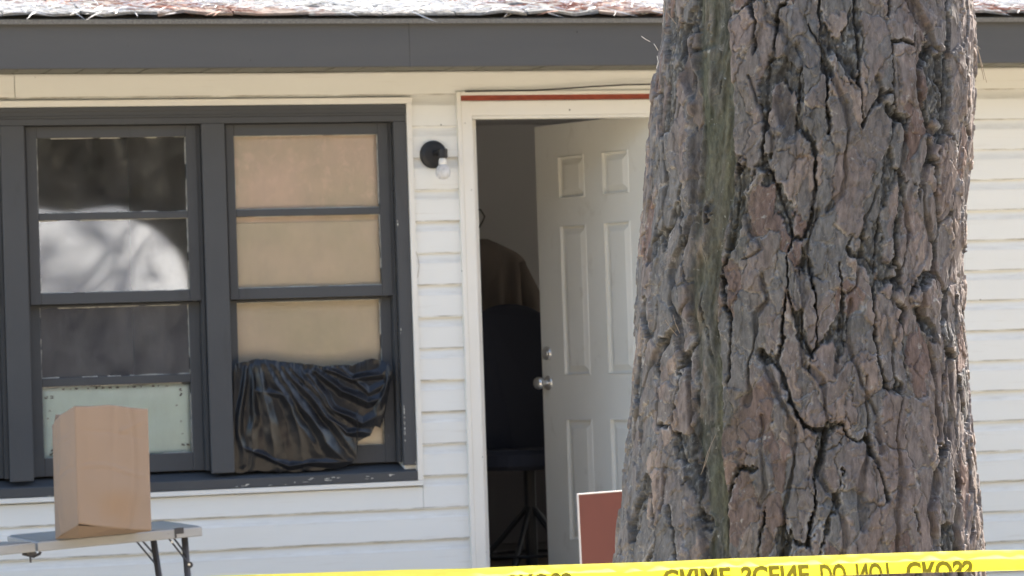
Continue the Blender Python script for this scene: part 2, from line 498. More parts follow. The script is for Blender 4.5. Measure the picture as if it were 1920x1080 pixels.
JX0, JX1 = -2.91, -0.415         # outer faces of window trim
for k in range(-5, 15):
    zl = Z0 + PITCH * k
    zt = zl + PITCH
    sd_ = k * 17 + 100
    if zt < 1.0:                 # below the windows: whole run to the door
        course(-5.2, -2.62, zl, seed=sd_); course(-2.617, -0.222, zl, seed=sd_ + 1)
    elif zl < 0.99:              # the course cut by the window trim
        course(-5.2, -2.62, zl, ztop=0.985, seed=sd_); course(-2.617, JX1 - 0.002, zl, ztop=0.985, seed=sd_ + 1)
        course(JX1, -0.222, zl, seed=sd_ + 2)
    elif zl < 2.55:
        course(-5.2, JX0, zl, seed=sd_)
        course(JX1, -0.222, zl, seed=sd_ + 1)
    elif zl < 2.68:
        course(-5.2, -2.052, zl, ztop=2.698, seed=sd_); course(-2.049, 1.6, zl, ztop=2.698, seed=sd_ + 1)
    if zl < 2.55:
        course(0.727, 5.6, zl, seed=sd_ + 3)
    elif zl < 2.68:
        course(1.603, 5.6, zl, ztop=2.698, seed=sd_ + 3)

# --- roof, fascia, soffit
EY, EZ = -0.33, 2.895
fm = MB(); fm.box(HX0 - .3, -.5, EY, EY + .022, 2.692, 2.888)
fm.build('fascia_board', M['dark_h'], house, bevel=.002)
fm = MB(); fm.box(-.4998, HX1 + .3, EY + .0003, EY + .0223, 2.6915, 2.888)
fm.build('fascia_board', M['dark_h'], house, bevel=.002)
base = MB(); pw = 0.1275
base.box(0.004, pw - 0.004, EY + .025, -0.026, 0, 0.010)
base.box(0, 0.010, EY + .025, -0.026, 0.010, 0.016)
sp = base.build('soffit_panel', M['soffit'], house, bevel=.0015)
sp.location = (-2.7, 0, 2.700)
for i in range(1, 42):
    link_mesh('soffit_panel', sp.data, house, (-2.7 + pw * i, 0, 2.700 + random.uniform(-.0012, .0012)))
sf = MB(); sf.box(HX0 - .3, HX1 + .3, EY + .024, 0, 2.722, 2.735); sf.build('soffit_backing', M['black_metal'], house)
rf = MB()
zr = EZ + RT * (3.0 - EY)
x0, x1 = HX0 - .3, HX1 + .3
rf.add([(x0, EY - .02, EZ - .012), (x1, EY - .02, EZ - .012), (x1, 3, zr - .012), (x0, 3, zr - .012), (x0, 6.35, EZ), (x1, 6.35, EZ)] +
       [(x0, EY - .02, EZ - .03), (x1, EY - .02, EZ - .03), (x1, 3, zr - .05), (x0, 3, zr - .05), (x0, 6.35, EZ - .04), (x1, 6.35, EZ - .04)],
       [(0, 1, 2, 3), (3, 2, 5, 4), (6, 7, 8, 9), (9, 8, 11, 10), (0, 1, 7, 6), (4, 5, 11, 10), (0, 6, 9, 3), (3, 9, 10, 4), (1, 7, 8, 2), (2, 8, 11, 5)])
roof = rf.build('roof', mat('roof_felt', (.22, .215, .20), .9, .1, noise=((120, 120, 120), .9, (.10, .10, .095))), house)
# shingle tabs: the eave rows one by one, the rest joined
ca, sa = math.cos(rad(18)), math.sin(rad(18))


def shingle(mb, x, row, wd, jit, mi):
    """tab with a thick lower butt edge, tilted up a little over the one below"""
    y = EY - .028 + row * 0.14 * ca; z = EZ - .004 + row * 0.14 * sa
    ln = 0.30; th = .007 + jit * .004
    vs = []
    for i, xx in enumerate((x + .002, x + wd * .33, x + wd * .66, x + wd - .002)):
        lift = (.005 + jit * .010 * (0.5 + math.sin(i * 2.3 + x * 9)))
        for (d, h) in ((0 + jit * .006 * math.sin(x * 31 + i * 1.7), lift), (0.004, lift + th), (ln, .004 + th), (ln, .0)):
            vs.append((xx, y + d * ca - h * sa, z + d * sa + h * ca))
    f = []
    for i in range(3):
        for j in range(4):
            f.append((i * 4 + j, (i + 1) * 4 + j, (i + 1) * 4 + (j + 1) % 4, i * 4 + (j + 1) % 4))
    f += [(0, 1, 2, 3), (12, 13, 14, 15)]
    mb.add(vs, f, mi)


for row in range(3):
    x = -2.75 - 0.1 * row
    while x < 2.9:
        s_ = MB(); mi = random.random() < .4
        shingle(s_, x, row, .305, random.random(), 0)
        o = s_.build('shingle', M['shingle_b'] if mi else M['shingle_a'], house)
        x += .305
s_ = MB()
for row in range(24):
    x = (HX0 - .28) + (0.15 if row % 2 else 0)
    while x < HX1:
        if not (row < 3 and -2.8 - .1 * row < x + .2 and x < 2.95 - .1 * row):
            shingle(s_, x, row, .305, random.random() * .6, int(random.random() < .4))
        x += .305
tag(s_.build('shingle_field', [M['shingle_a'], M['shingle_b']], house), kind='stuff')


# --- window bank ---------------------------------------------------
def frame_piece(m, x0, x1, y0, y1, z0, z1):
    m.box(x0, x1, y0, y1, z0, z1)


YB = -0.022                 # front of casing boards
tr = MB()                   # cream trim round the whole bank
JT = .024
tr.box(JX0, JX1, -.030, 0.004, 2.566, 2.590)
tr.box(JX0, JX1, -.030, 0.004, 0.990, 1.010)
tr.box(JX1 - JT, JX1 - .0015, -.0295, 0.004, 1.0105, 2.5655)
tr.box(JX0 + .0015, JX0 + JT, -.0295, 0.004, 1.0105, 2.5655)
tr.box(JX0 + .001, JX1 - .001, -.034, -.0305, 0.9905, 0.996)
tr.box(JX0 - .002, JX1 + .002, -.033, -.0305, 2.584, 2.592)
tr.build('window_trim', M['trim'], house, bevel=.003, seg=2)

bank = MB()
bx0, bx1 = JX0 + JT + .001, JX1 - JT - .001
bank.box(bx0, bx1, YB, 0.06, 2.520, 2.5645)                      # head board
bank.box(bx0, bx1, YB - .006, YB + .0, 2.546, 2.5640)            # stepped head lines
bank.box(bx0 + .0, bx1, YB - .003, YB + .001, 2.527, 2.5300)
bank.box(bx0 + .001, bx1 - .001, YB + .004, 0.06, 2.494, 2.5195)
bank.build('window_head_board', M['dark'], house, bevel=.002)
bank = MB()
bank.add([(bx0, YB - .008, 1.012), (bx1, YB - .008, 1.012), (bx1, YB - .008, 1.050), (bx0, YB - .008, 1.050),
          (bx0, 0.115, 1.012), (bx1, 0.115, 1.012), (bx1, 0.115, 1.088), (bx0, 0.115, 1.088)],
         [(0, 1, 2, 3), (3, 2, 6, 7), (4, 5, 6, 7), (0, 1, 5, 4), (0, 3, 7, 4), (1, 2, 6, 5)])
bank.build('window_sill', M['dark'], house, bevel=.002)
for (a, b) in ((bx0, -2.83), (-2.115, -2.02), (-1.30, -1.205), (-0.495, bx1)):
    m = MB(); m.box(a, b, YB + .001, 0.0, 1.075, 2.4935); m.box(a + .012, b - .012, 0.0, .115, 1.086, 2.4935)
    # channel liners either side
    m.box(a + .004, b - .004, 0.0005, 0.022, 1.087, 2.493)
    m.build('window_mullion', M['dark'], house, bevel=.003, seg=2)


def ragged(m, p0, p1, wdt, r, nrm=(0, -1, 0), dens=1.0):
    """broken line of old putty and paint flakes between two points on a plane y=const"""
    p0, p1 = Vector(p0), Vector(p1); d = p1 - p0; L = d.length; d.normalize()
    side = d.cross(Vector((0, -1, 0))).normalized()
    t = 0.0
    while t < L:
        seg = r.uniform(.012, .075)
        if r.random() < dens:
            w_ = wdt * r.uniform(.35, 1.3)
            a = p0 + d * t + side * r.uniform(-.0008, .0008); b = p0 + d * min(t + seg, L)
            w2 = wdt * r.uniform(.3, 1.2)
            th = .0022
            vs = [a - side * w_ / 2, a + side * w_ / 2, b + side * w2 / 2, b - side * w2 / 2]
            vs2 = [v + Vector((0, -th, 0)) for v in vs]
            m.add(vs + vs2, [(0, 1, 2, 3), (4, 5, 6, 7), (0, 1, 5, 4), (1, 2, 6, 5), (2, 3, 7, 6), (3, 0, 4, 7)])
        t += seg


def window(ox0, ox1, gx0, gx1, seed, tilt_low=0.0):
    r = random.Random(seed)
    yu, yl = 0.020, 0.060         # front faces of the two sashes
    win = MB()
    win.box(ox0 - .002, ox0 + .012, 0.0235, .115, 1.087, 2.492)
    win.box(ox1 - .012, ox1 + .002, 0.0235, .115, 1.087, 2.492)
    w_ = win.build('window', M['dark'], house)

    def sash(y, zb, za, bars, gz):
        s = MB(); d = .032
        s.box(ox0 + .0125, gx0, y, y + d, zb, za); s.box(gx1, ox1 - .0125, y, y + d, zb, za)
        s.box(gx0, gx1, y + .0005, y + d, gz[0][1], za - .0005)
        s.box(gx0, gx1, y + .0005, y + d, zb + .0005, gz[-1][0])
        s.build('sash', M['dark'], w_, bevel=.002)
        for i in range(len(gz) - 1):
            mu = MB(); mu.box(gx0, gx1, y + .002, y + d - .002, gz[i + 1][1], gz[i][0])
            mu.build('muntin', M['dark'], w_, bevel=.003, seg=2)
        for i, (z0, z1) in enumerate(gz):
            pn = MB()
            nseg = 1
            pn.box(gx0 - .004, gx1 + .004, -.0015, .0015, -(z1 - z0) / 2 - .003, (z1 - z0) / 2 + .003)
            po = pn.build('pane', M['glass_thin'] if (gx0 > -1.2 or (y > .05 and i == 1 and gx0 > -2)) else (M['glass'] if y < .05 else M['glass_dirty']), w_)
            po.location = (0, y + .018, (z0 + z1) / 2)
            po.rotation_euler = ((rad(r.uniform(-.25, .25)) if y < .05 else rad(tilt_low)), 0, 0)
            pt = MB()
            yy = y + .012
            dn = .75
            ragged(pt, (gx0, yy, z1), (gx1, yy, z1), .0065, r, dens=dn); ragged(pt, (gx0, yy, z0), (gx1, yy, z0), .0065, r, dens=dn)
            ragged(pt, (gx0, yy, z0), (gx0, yy, z1), .006, r, dens=.5); ragged(pt, (gx1, yy, z0), (gx1, yy, z1), .0065, r, dens=.85)
            tag(pt.build('putty', M['putty'], w_), kind='stuff')
    sash(yu, 1.776, 2.492, 1, [(2.143, 2.444), (1.822, 2.114)])
    sash(yl, 1.088, 1.7745, 1, [(1.482, 1.764), (1.162, 1.447)])
    return w_


window(-2.83, -2.115, -2.775, -2.172, 3, -1.0)
wl_ = window(-2.02, -1.30, -1.964, -1.358, 5, 0.0)
wr_ = window(-1.205, -0.495, -1.158, -0.552, 9, 0.4)
wl_['label'] = 'window with bare reflecting glass above the paper bag'
wr_['label'] = 'window backed with tan board and hung with black plastic'
# flaked paint on sill and right casing
fl = MB(); r = random.Random(31)
for (a, b, n_, wd) in (((-1.21, 1.022), (-1.0, 1.022), 6, .010), ((-0.98, 1.030), (-.55, 1.036), 14, .012), ((-2.0, 1.018), (-1.4, 1.020), 7, .006)):
    for i in range(n_):
        t = r.random(); x = a[0] + (b[0] - a[0]) * t; z = a[1] + r.uniform(-.007, .009); l = r.uniform(.004, .030); h = r.uniform(.0008, .0028)
        yb = YB - .008
        pts_ = [(x, yb - .0012, z), (x + l * .3, yb - .0012, z - h * r.random()), (x + l, yb - .0012, z + h * .3), (x + l * .7, yb - .0012, z + h), (x + l * .2, yb - .0012, z + h * 1.1)]
        fl.add(pts_, [(0, 1, 2, 3, 4)])
for (x, z0, z1, n_) in ((-.489, 1.16, 1.36, 10), (-.493, 1.6, 1.66, 3), (-.447, 1.02, 1.1, 3), (-.492, 2.05, 2.1, 3)):
    for i in range(n_):
        z = r.uniform(z0, z1); h = r.uniform(.004, .02); l = r.uniform(.002, .005)
        fl.add([(x, YB - .001, z), (x + l, YB - .001, z + h * .3), (x + l * .8, YB - .001, z + h), (x - l * .2, YB - .001, z + h * .8)], [(0, 1, 2, 3)])
fl.build('paint_flakes', M['putty'], house)

# boards and sheets behind the glass
b = MB(); b.box(-1.165, -0.545, .050, .054, 2.105, 2.47); b.box(-1.166, -0.54, .055, .059, 2.09, 2.11)
tag(b.build('backing_board', M['card_pink']), 'pinkish tan board behind the top pane of the window hung with black plastic', 'board')
b = MB(); b.box(-1.168, -0.54, .052, .057, 1.79, 2.088)
tag(b.build('backing_board', M['card']), 'tan board behind the second pane, between the pinkish board and the black plastic', 'board')
b = MB(); b.box(-1.17, -0.54, .094, .098, 1.15, 1.785)
tag(b.build('backing_board', M['card']), 'plain tan board in the lower sash, its bottom hidden by the black plastic', 'board')
sh = empty('printed_sheet', (-1.66, .094, 1.3))
b = MB()
n1, n2 = 24, 12
vs = []
for j in range(n2 + 1):
    for i in range(n1 + 1):
        u, v = i / n1, j / n2
        vs.append((-.305 + .61 * u, .0025 * math.sin(u * 9 + v * 4) + .002 * math.sin(v * 14), -.148 + .294 * v - (.006 * math.sin(u * 21) if j in (0, n2) else 0)))
b.add(vs, [(j * (n1 + 1) + i, j * (n1 + 1) + i + 1, (j + 1) * (n1 + 1) + i + 1, (j + 1) * (n1 + 1) + i) for j in range(n2) for i in range(n1)])
o = b.build('sheet', M['sheet'], sh, smooth=True); o.modifiers.new('t', 'SOLIDIFY').thickness = .0012
b = MB(); r = random.Random(4)
for (cx_, cz_) in ((-.285, .105), (-.262, .105), (.262, .118), (.262, .098), (.268, -.105), (.287, -.105), (-.265, -.108), (-.270, -.125), (-.262, -.12), (.262, -.01), (.265, -.06), (-.272, .05), (-.28, .02), (.245, .055)):
    s = .0075 if abs(cz_) > .09 else .004
    for k in range(5):
        xx = cx_ + r.uniform(-s, s) * .7; zz = cz_ + r.uniform(-s, s) * .7
        b.box(xx - s * .45, xx + s * .45, -.0075, -.0065, zz - s * .22, zz + s * .22)
for k in range(14):
    xx = -.23 + k * .034 + r.uniform(-.012, .012)
    b.box(xx, xx + r.uniform(.003, .014), -.0075, -.0065, .133, .133 + r.uniform(.002, .007))
b.build('print_marks', M['ink'], sh)
tag(sh, 'pale green sheet with small dark printed marks behind the lowest pane over the paper bag', 'sheet')

# --- black plastic over the lower right sash
top_pts = [(437, 700), (440, 683), (480, 673), (540, 678), (600, 687), (660, 684), (700, 672), (735, 682)]
bot_pts = [(437, 880), (443, 887), (500, 884), (560, 885), (620, 880), (655, 871), (668, 862), (671, 828), (694, 818), (703, 800), (713, 803), (722, 770), (735, 705)]


def lerp(pts_, x):
    for (a, b_), (c, d) in zip(pts_, pts_[1:]):
        if x <= c: return b_ + (d - b_) * max(0, (x - a)) / (c - a)
    return pts_[-1][1]


# numpy noise -------------------------------------------------------
def vnoise(x, y, seed=0):
    x = np.asarray(x, float); y = np.asarray(y, float)
    xi = np.floor(x).astype(np.int64); yi = np.floor(y).astype(np.int64)
    xf = x - xi; yf = y - yi
    u = xf * xf * xf * (xf * (xf * 6 - 15) + 10); v = yf * yf * yf * (yf * (yf * 6 - 15) + 10)

    def h(a, b_):
        n = (a * 374761393 + b_ * 668265263 + seed * 1442695041) & 0xFFFFFFFF
        n = ((n ^ (n >> 13)) * 1274126177) & 0xFFFFFFFF
        return ((n ^ (n >> 16)) & 0xFFFF) / 65535.0
    return ((h(xi, yi) * (1 - u) + h(xi + 1, yi) * u) * (1 - v) + (h(xi, yi + 1) * (1 - u) + h(xi + 1, yi + 1) * u) * v) * 2 - 1


def fbm(x, y, seed=0, oct_=4, gain=.5):
    s = 0; a = 1; t = 0
    for k in range(oct_):
        s = s + a * vnoise(x * 2 ** k, y * 2 ** k, seed + k * 7); t += a; a *= gain
    return s / t


def hsh(i, j, seed=0):
    n = (i.astype(np.int64) * 73856093 ^ j.astype(np.int64) * 19349663 ^ (seed * 83492791)) & 0xFFFFFFFF
    n = ((n ^ (n >> 13)) * 1274126177) & 0xFFFFFFFF
    n = ((n ^ (n >> 15)) * 2246822519) & 0xFFFFFFFF
    return ((n ^ (n >> 16)) & 0xFFFFF) / 1048575.0


def ss(e0, e1, x):
    t = np.clip((x - e0) / (e1 - e0), 0, 1); return t * t * (3 - 2 * t)


def worley(x, y, cw, chh, seed, jit=.8, pn=2.0):
    """returns border distance (in x units), ids of the two nearest cells, offset from the nearest centre"""
    gx_ = x / cw
    col_ = np.floor(gx_).astype(np.int64)
    best = np.full(x.shape, 1e9); second = np.full(x.shape, 1e9)
    bi = np.zeros(x.shape, np.int64); bj = np.zeros(x.shape, np.int64); si = np.zeros(x.shape, np.int64); sj = np.zeros(x.shape, np.int64)
    vx = np.zeros(x.shape); vy = np.zeros(x.shape)
    for di in (-1, 0, 1):
        ci = col_ + di
        off = hsh(ci, ci * 0, seed + 5)
        gy = y / chh + off
        row_ = np.floor(gy).astype(np.int64)
        for dj in (-1, 0, 1):
            cj = row_ + dj
            jx = .5 + jit * (hsh(ci, cj, seed) - .5); jy = .5 + jit * (hsh(ci, cj, seed + 1) - .5)
            ex_ = gx_ - (ci + jx); ey_ = gy - (cj + jy)
            d = (np.abs(ex_) ** pn + np.abs(ey_) ** pn) ** (1 / pn)
            up = d < best
            si = np.where(up, bi, np.where(d < second, ci, si)); sj = np.where(up, bj, np.where(d < second, cj, sj))
            second = np.where(up, best, np.minimum(second, d))
            best = np.where(up, d, best); bi = np.where(up, ci, bi); bj = np.where(up, cj, bj)
            vx = np.where(up, ex_, vx); vy = np.where(up, ey_, vy)
    return (second - best) * cw * .6, bi, bj, si, sj, vx, vy


nu, nv = 260, 190
U_, V_ = np.meshgrid(np.linspace(0, 1, nu), np.linspace(0, 1, nv))
PXs = 437 + (735 - 437) * U_
tp = np.interp(PXs, [a for a, _ in top_pts], [b_ for _, b_ in top_pts])
bt = np.interp(PXs, [a for a, _ in bot_pts], [b_ for _, b_ in bot_pts])
PYs = tp + (bt - tp) * V_ + 3 * fbm(U_ * 20, V_ * 3, 5)
a_ = PXs - 470; b_ = PYs - 670
# sharp hand-laid folds: a fan from the gathered upper left, swags on the right
fold_lines = [([(462, 690), (452, 770), (455, 870)], 9, .9), ([(475, 688), (478, 780), (470, 880)], 10, .8), ([(488, 685), (500, 760), (520, 875)], 15, 1.0),
              ([(500, 684), (548, 760), (570, 870)], 18, 1.0), ([(515, 684), (575, 770), (612, 830), (650, 862)], 17, 1.1), ([(530, 688), (600, 760), (668, 855)], 13, .9),
              ([(545, 690), (590, 730), (640, 790)], 11, .8), ([(480, 730), (540, 740), (560, 800), (600, 850)], 14, .7), ([(455, 840), (540, 872), (660, 862)], 9, .8),
              ([(590, 695), (640, 735), (690, 752), (722, 740)], 12, 1.1), ([(575, 700), (625, 765), (680, 795), (715, 775)], 13, 1.0), ([(610, 692), (660, 712), (715, 700), (732, 686)], 10, .8),
              ([(600, 770), (650, 812), (695, 812)], 9, .8), ([(728, 686), (718, 730), (706, 795)], 9, .9), ([(640, 690), (690, 735), (726, 712)], 9, .6), ([(560, 690), (572, 720), (600, 745)], 8, .7)]
wx = PXs + 5 * fbm(PXs / 45, PYs / 45, 3, 2); wy = PYs + 5 * fbm(PXs / 45, PYs / 45, 4, 2)
acc = np.zeros(PXs.shape)
for pl, wdt, amp in fold_lines:
    dm = np.full(PXs.shape, 1e9); tt = np.zeros(PXs.shape)
    for n_, (a0, b0) in enumerate(zip(pl, pl[1:])):
        dx, dz = b0[0] - a0[0], b0[1] - a0[1]; L2 = dx * dx + dz * dz
        t = np.clip(((wx - a0[0]) * dx + (wy - a0[1]) * dz) / L2, 0, 1)
        d = np.hypot(wx - a0[0] - t * dx, wy - a0[1] - t * dz)
        up = d < dm; dm = np.where(up, d, dm); tt = np.where(up, (n_ + t) / (len(pl) - 1), tt)
    r_ = np.clip(1 - dm / (wdt * (.7 + .5 * tt)), 0, 1)
    acc = acc + (amp * (r_ ** 1.25) * (.35 + .65 * np.sin(np.pi * np.clip(tt * .9 + .08, 0, 1)))) ** 2.5
acc = acc ** (1 / 2.5)
ruff = np.abs(fbm(PXs / 11, PYs / 60, 12, 2)) * np.exp(-V_ * 7)
yy = 0.006 - .024 * acc - .012 * ruff - .0035 * fbm(PXs / 40, PYs / 40, 22, 3) - .014 * np.sin(np.pi * np.clip(V_, 0, 1))
verts = []
for j in range(nv):
    for i in range(nu):
        Y = float(yy[j, i]); p = PW(float(PXs[j, i]), float(PYs[j, i]), Y)
        verts.append((p.x, p.y, p.z))
m = MB(); m.add(verts, [(j * nu + i, j * nu + i + 1, (j + 1) * nu + i + 1, (j + 1) * nu + i) for j in range(nv - 1) for i in range(nu - 1)])
o = m.build('plastic_sheet', M['plastic'], smooth=True)
o.modifiers.new('t', 'SOLIDIFY').thickness = .0008
tag(o, 'crumpled black plastic sheet hung over the lower half of the right window', 'plastic sheet')

# --- door surround -------------------------------------------------
dt = MB()
dt.box(-.222, -.204, -.030, .003, .20, 2.614); dt.box(-.2035, -.157, -.024, .003, .20, 2.574)
dt.box(-.161, -.155, -.0245, WALL_T, .45, 2.5125)
dt.build('door_trim', M['trim'], house, bevel=.003, seg=2)
dt = MB()
dt.box(.661, .706, -.024, .003, .20, 2.574); dt.box(.7065, .725, -.030, .003, .20, 2.614)
dt.build('door_trim', M['trim'], house, bevel=.003, seg=2)
dt = MB()
dt.box(-.2035, .7060, -.0285, .003, 2.598, 2.6135)
dt.add([(-.2032, -.0255, 2.5735), (.7058, -.0255, 2.5735), (.7058, -.0255, 2.5745), (-.2032, -.0255, 2.5745)], [(0, 1, 2, 3)])
dt.add([(-.157, -.0225, 2.513), (.661, -.0225, 2.513), (.7035, -.0235, 2.573), (-.2030, -.0235, 2.573),
        (-.157, .003, 2.513), (.661, .003, 2.513), (.7035, .003, 2.573), (-.2030, .003, 2.573)],
       [(0, 1, 2, 3), (4, 5, 6, 7), (0, 1, 5, 4), (1, 2, 6, 5), (2, 3, 7, 6), (3, 0, 4, 7)])
dt.box(-.1545, .6605, -.020, .05, 2.500, 2.5125)
dt.build('door_head_trim', M['trim'], house, bevel=.002)
dt = MB(); dt.box(-.2030, .7055, -.022, .002, 2.5755, 2.5975); dt.build('bare_wood_strip', M['red_wood'], house)
dt = MB()
dt.box(-.155, -.120, .05, WALL_T + .002, .49, 2.53); dt.box(.648, .662, .0, WALL_T + .002, .49, 2.53)
dt.box(-.1545, .6605, .051, WALL_T + .002, 2.515, 2.53)
dt.build('door_jamb', M['trim'], house)
dt = MB(); dt.box(-.154, .66, -.05, WALL_T + .02, .455, .488); dt.build('door_threshold', M['steel'], house)
# porch steps in front of the door (below the frame)
st = MB(); st.box(-.35, 1.0, -.9, -.03, 0.0, .30)
st.box(-.35, 1.0, -1.25, -.905, 0.0, .15)
tag(st.build('doorstep', mat('concrete', (.35, .34, .32), .9, .2, noise=((6, 6, 6), .5, (.28, .27, .25)))), 'grey concrete steps below the open front door', 'steps')

# --- open door slab
AL = rad(70)
door = MB()
DW, DH, DT = .80, 2.03, .044
# local: u from hinge (0) to latch (DW), v up, w thickness (0 = face towards the camera side)
cols = [0, .146, .331, .453, .640, DW]
rows = [0, .200, .737, .925, 1.585, 1.700, 1.890, DH]


def dp(u, v, w_):   # door local -> world, relative to hinge
    return Vector((-u * math.cos(AL) + w_ * math.sin(AL), u * math.sin(AL) + w_ * math.cos(AL), v))


def quad(mb, q): mb.add([dp(*p) for p in q], [(0, 1, 2, 3)])


for ci in range(5):
    for ri in range(7):
        u0, u1, v0, v1 = cols[ci], cols[ci + 1], rows[ri], rows[ri + 1]
        for face, sgn in ((0.0, 1), (DT, -1)):
            if ci in (1, 3) and ri in (1, 3, 5): continue
            quad(door, [(u0, v0, face), (u1, v0, face), (u1, v1, face), (u0, v1, face)])
for (u0, u1) in ((0, 0), (DW, DW)): quad(door, [(u0, 0, 0), (u0, DH, 0), (u0, DH, DT), (u0, 0, DT)])
for v in (0, DH): quad(door, [(0, v, 0), (DW, v, 0), (DW, v, DT), (0, v, DT)])
dob = door.build('door', M['door'], house)
dob.location = (.645, .05, .49)
dob['label'] = 'cream six panel front door standing open into the room'
for ci in (1, 3):
    for ri in (1, 3, 5):
        for face, sgn in ((0.0, 1), (DT, -1)):
            pm = MB()
            u0, u1, v0, v1 = cols[ci], cols[ci + 1], rows[ri], rows[ri + 1]
            steps = [(0, -.0035), (.006, -.0035), (.008, .011), (.015, .0125), (.018, .012), (.042, .001), (.045, .0005)]
            steps[0] = (0, 0)
            prev = None
            for (ins, dep) in steps:
                ring = [(u0 + ins, v0 + ins, face + sgn * dep), (u1 - ins, v0 + ins, face + sgn * dep), (u1 - ins, v1 - ins, face + sgn * dep), (u0 + ins, v1 - ins, face + sgn * dep)]
                if prev:
                    for k in range(4): quad(pm, [prev[k], prev[(k + 1) % 4], ring[(k + 1) % 4], ring[k]])
                prev = ring
            quad(pm, prev)
            pm.build('door_panel', M['door'], dob)
nrm = dp(0, 0, -1)
for (u, v, kind) in ((.775 - .02, 1.025, 'deadbolt'), (.782 - .025, .895, 'door_knob')):
    for s_ in (1, -1):
        k = MB(); org = dp(u, v, 0 if s_ == 1 else DT); ax = nrm * s_
        if kind == 'deadbolt':
            k.lathe([(.029, 0), (.029, .006), (.025, .012), (.016, .014), (.015, .018)], org, ax, 24)
        else:
            k.lathe([(.031, 0), (.031, .005), (.026, .010), (.012, .013), (.011, .030), (.018, .036), (.026, .046), (.0275, .058), (.023, .068), (.010, .071)], org, ax, 24)
        k.build(kind, M['steel'], dob, smooth=False, bevel=.001)

# --- interior ------------------------------------------------------
im = MB()
im.box(-1.05, -0.95, WALL_T + .003, 4.0, .49, 2.70)
im.box(-0.95, 5.49, 3.2, 3.3, .49, 2.70)
im.box(-0.949, 5.489, WALL_T + .003, 3.199, 2.70, 2.75)
im.build('interior_wall', M['interior'], house)
im = MB(); im.box(-.949, 5.489, WALL_T + .003, 3.199, .44, .489); im.build('interior_floor', M['interior_floor'], house)
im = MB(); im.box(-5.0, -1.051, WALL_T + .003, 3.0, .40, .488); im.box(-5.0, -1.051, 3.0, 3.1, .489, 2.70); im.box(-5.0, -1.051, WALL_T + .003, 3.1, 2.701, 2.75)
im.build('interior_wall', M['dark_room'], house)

# coat on a hanger, seen through the door
cz = PW(897, 445, 2.2)
coat = empty('coat', (cz.x, 2.2, cz.z))
tag(coat, 'brown coat on a hanger in the dark room behind the open door', 'coat')
nu, nv = 60, 60
vs = []
for j in range(nv):
    v = j / (nv - 1)
    half = .045 + .19 * math.sin(min(1, v / .13) * math.pi / 2) + .05 * v
    for i in range(nu + 1):
        a = 2 * math.pi * i / nu
        x = math.copysign(abs(math.cos(a)) ** .8, math.cos(a)) * half
        y = math.sin(a) * (.05 + .05 * v) + .025 * math.sin(x * 60 + v * 2) * min(1, v * 3)
        z = -.01 - v * .98
        vs.append((x, y, z))
m = MB(); m.add(vs, [(j * (nu + 1) + i, j * (nu + 1) + i + 1, (j + 1) * (nu + 1) + i + 1, (j + 1) * (nu + 1) + i) for j in range(nv - 1) for i in range(nu)])
m.build('coat_body', M['coat'], coat, smooth=True)
for s_ in (-1, 1):
    m = MB(); m.tube([(s_ * .185, 0, -.13), (s_ * .24, 0, -.28), (s_ * .30, -.01, -.56), (s_ * .33, -.02, -.78)], [.045, .062, .058, .05], 12)
    m.build('sleeve', M['coat'], coat, smooth=True)
m = MB(); m.tube([(0, 0, -.02), (0, 0, .04), (.02, 0, .07), (.035, 0, .10), (.015, 0, .135), (-.02, 0, .13)], .004, 6)
m.tube([(-.15, 0, -.12), (0, 0, -.02), (.15, 0, -.12)], .006, 6)
m.build('hanger', M['black_metal'], coat)
m = MB(); m.add([(-.07, -.075, -.03), (0, -.095, -.25), (.0, -.08, -.04), (.07, -.075, -.03), (.10, -.09, -.13), (-.10, -.09, -.13)], [(0, 1, 5), (3, 4, 1), (0, 2, 1), (3, 2, 1)])
m.build('collar', M['coat'], coat)

cab = empty('cabinet', (1.0, 2.85, .489))  # invented piece, put in to darken the lower doorway
tag(cab, 'dark low cabinet added to darken the lower doorway, against the back wall under the brown coat', 'cabinet')
m = MB(); m.box(-.95, .95, -.22, .30, 0.02, .86); m.build('carcass', M['cabinet_wood'], cab, bevel=.004)
for q in range(4):
    m = MB(); m.box(-.93 + q * .47, -.48 + q * .47, -.240, -.2215, .08, .80); m.build('cabinet_door', M['cabinet_wood'], cab, bevel=.004)
m = MB(); m.box(-.97, .97, -.26, .31, .861, .89); m.build('cabinet_top', M['cabinet_wood'], cab, bevel=.003)
# round backed chair on a post with spreading legs
cp = PW(955, 700, 1.5)
ch = empty('chair', (cp.x + .02, 1.55, .49))
tag(ch, 'dark round backed chair just inside the open door', 'chair')
m = MB()
outl = [(.26 * math.cos(a) * (1 if math.sin(a) > 0 else 1), .02 * math.cos(a) ** 2, 1.02 + (.24 * math.sin(a) if math.sin(a) > 0 else -.46 * min(1, abs(math.sin(a)) * 3))) for a in np.linspace(0, 2 * math.pi, 40, endpoint=False)]
k = len(outl)
vs = [(x, y - .03, z) for x, y, z in outl] + [(x, y + .03, z) for x, y, z in outl]
m.add(vs, [tuple(range(k)), tuple(range(k, 2 * k))[::-1]] + [(i, (i + 1) % k, k + (i + 1) % k, k + i) for i in range(k)])
m.build('backrest', M['navy'], ch, bevel=.015, seg=2)
m = MB(); m.lathe([(.24, 0), (.26, .02), (.26, .07), (.22, .09)], (0, -.25, .50), (0, 0, 1), 28); m.build('seat', M['navy'], ch)
m = MB(); m.tube([(0, -.25, .06), (0, -.25, .50)], .028, 10); m.build('post', M['black_metal'], ch)
for q in range(5):
    a = 2 * math.pi * q / 5 + .3
    m = MB(); m.tube([(0, -.25, .34), (.14 * math.cos(a), -.25 + .14 * math.sin(a), .18), (.30 * math.cos(a), -.25 + .30 * math.sin(a), .012)], .014, 6); m.build('leg', M['black_metal'], ch)
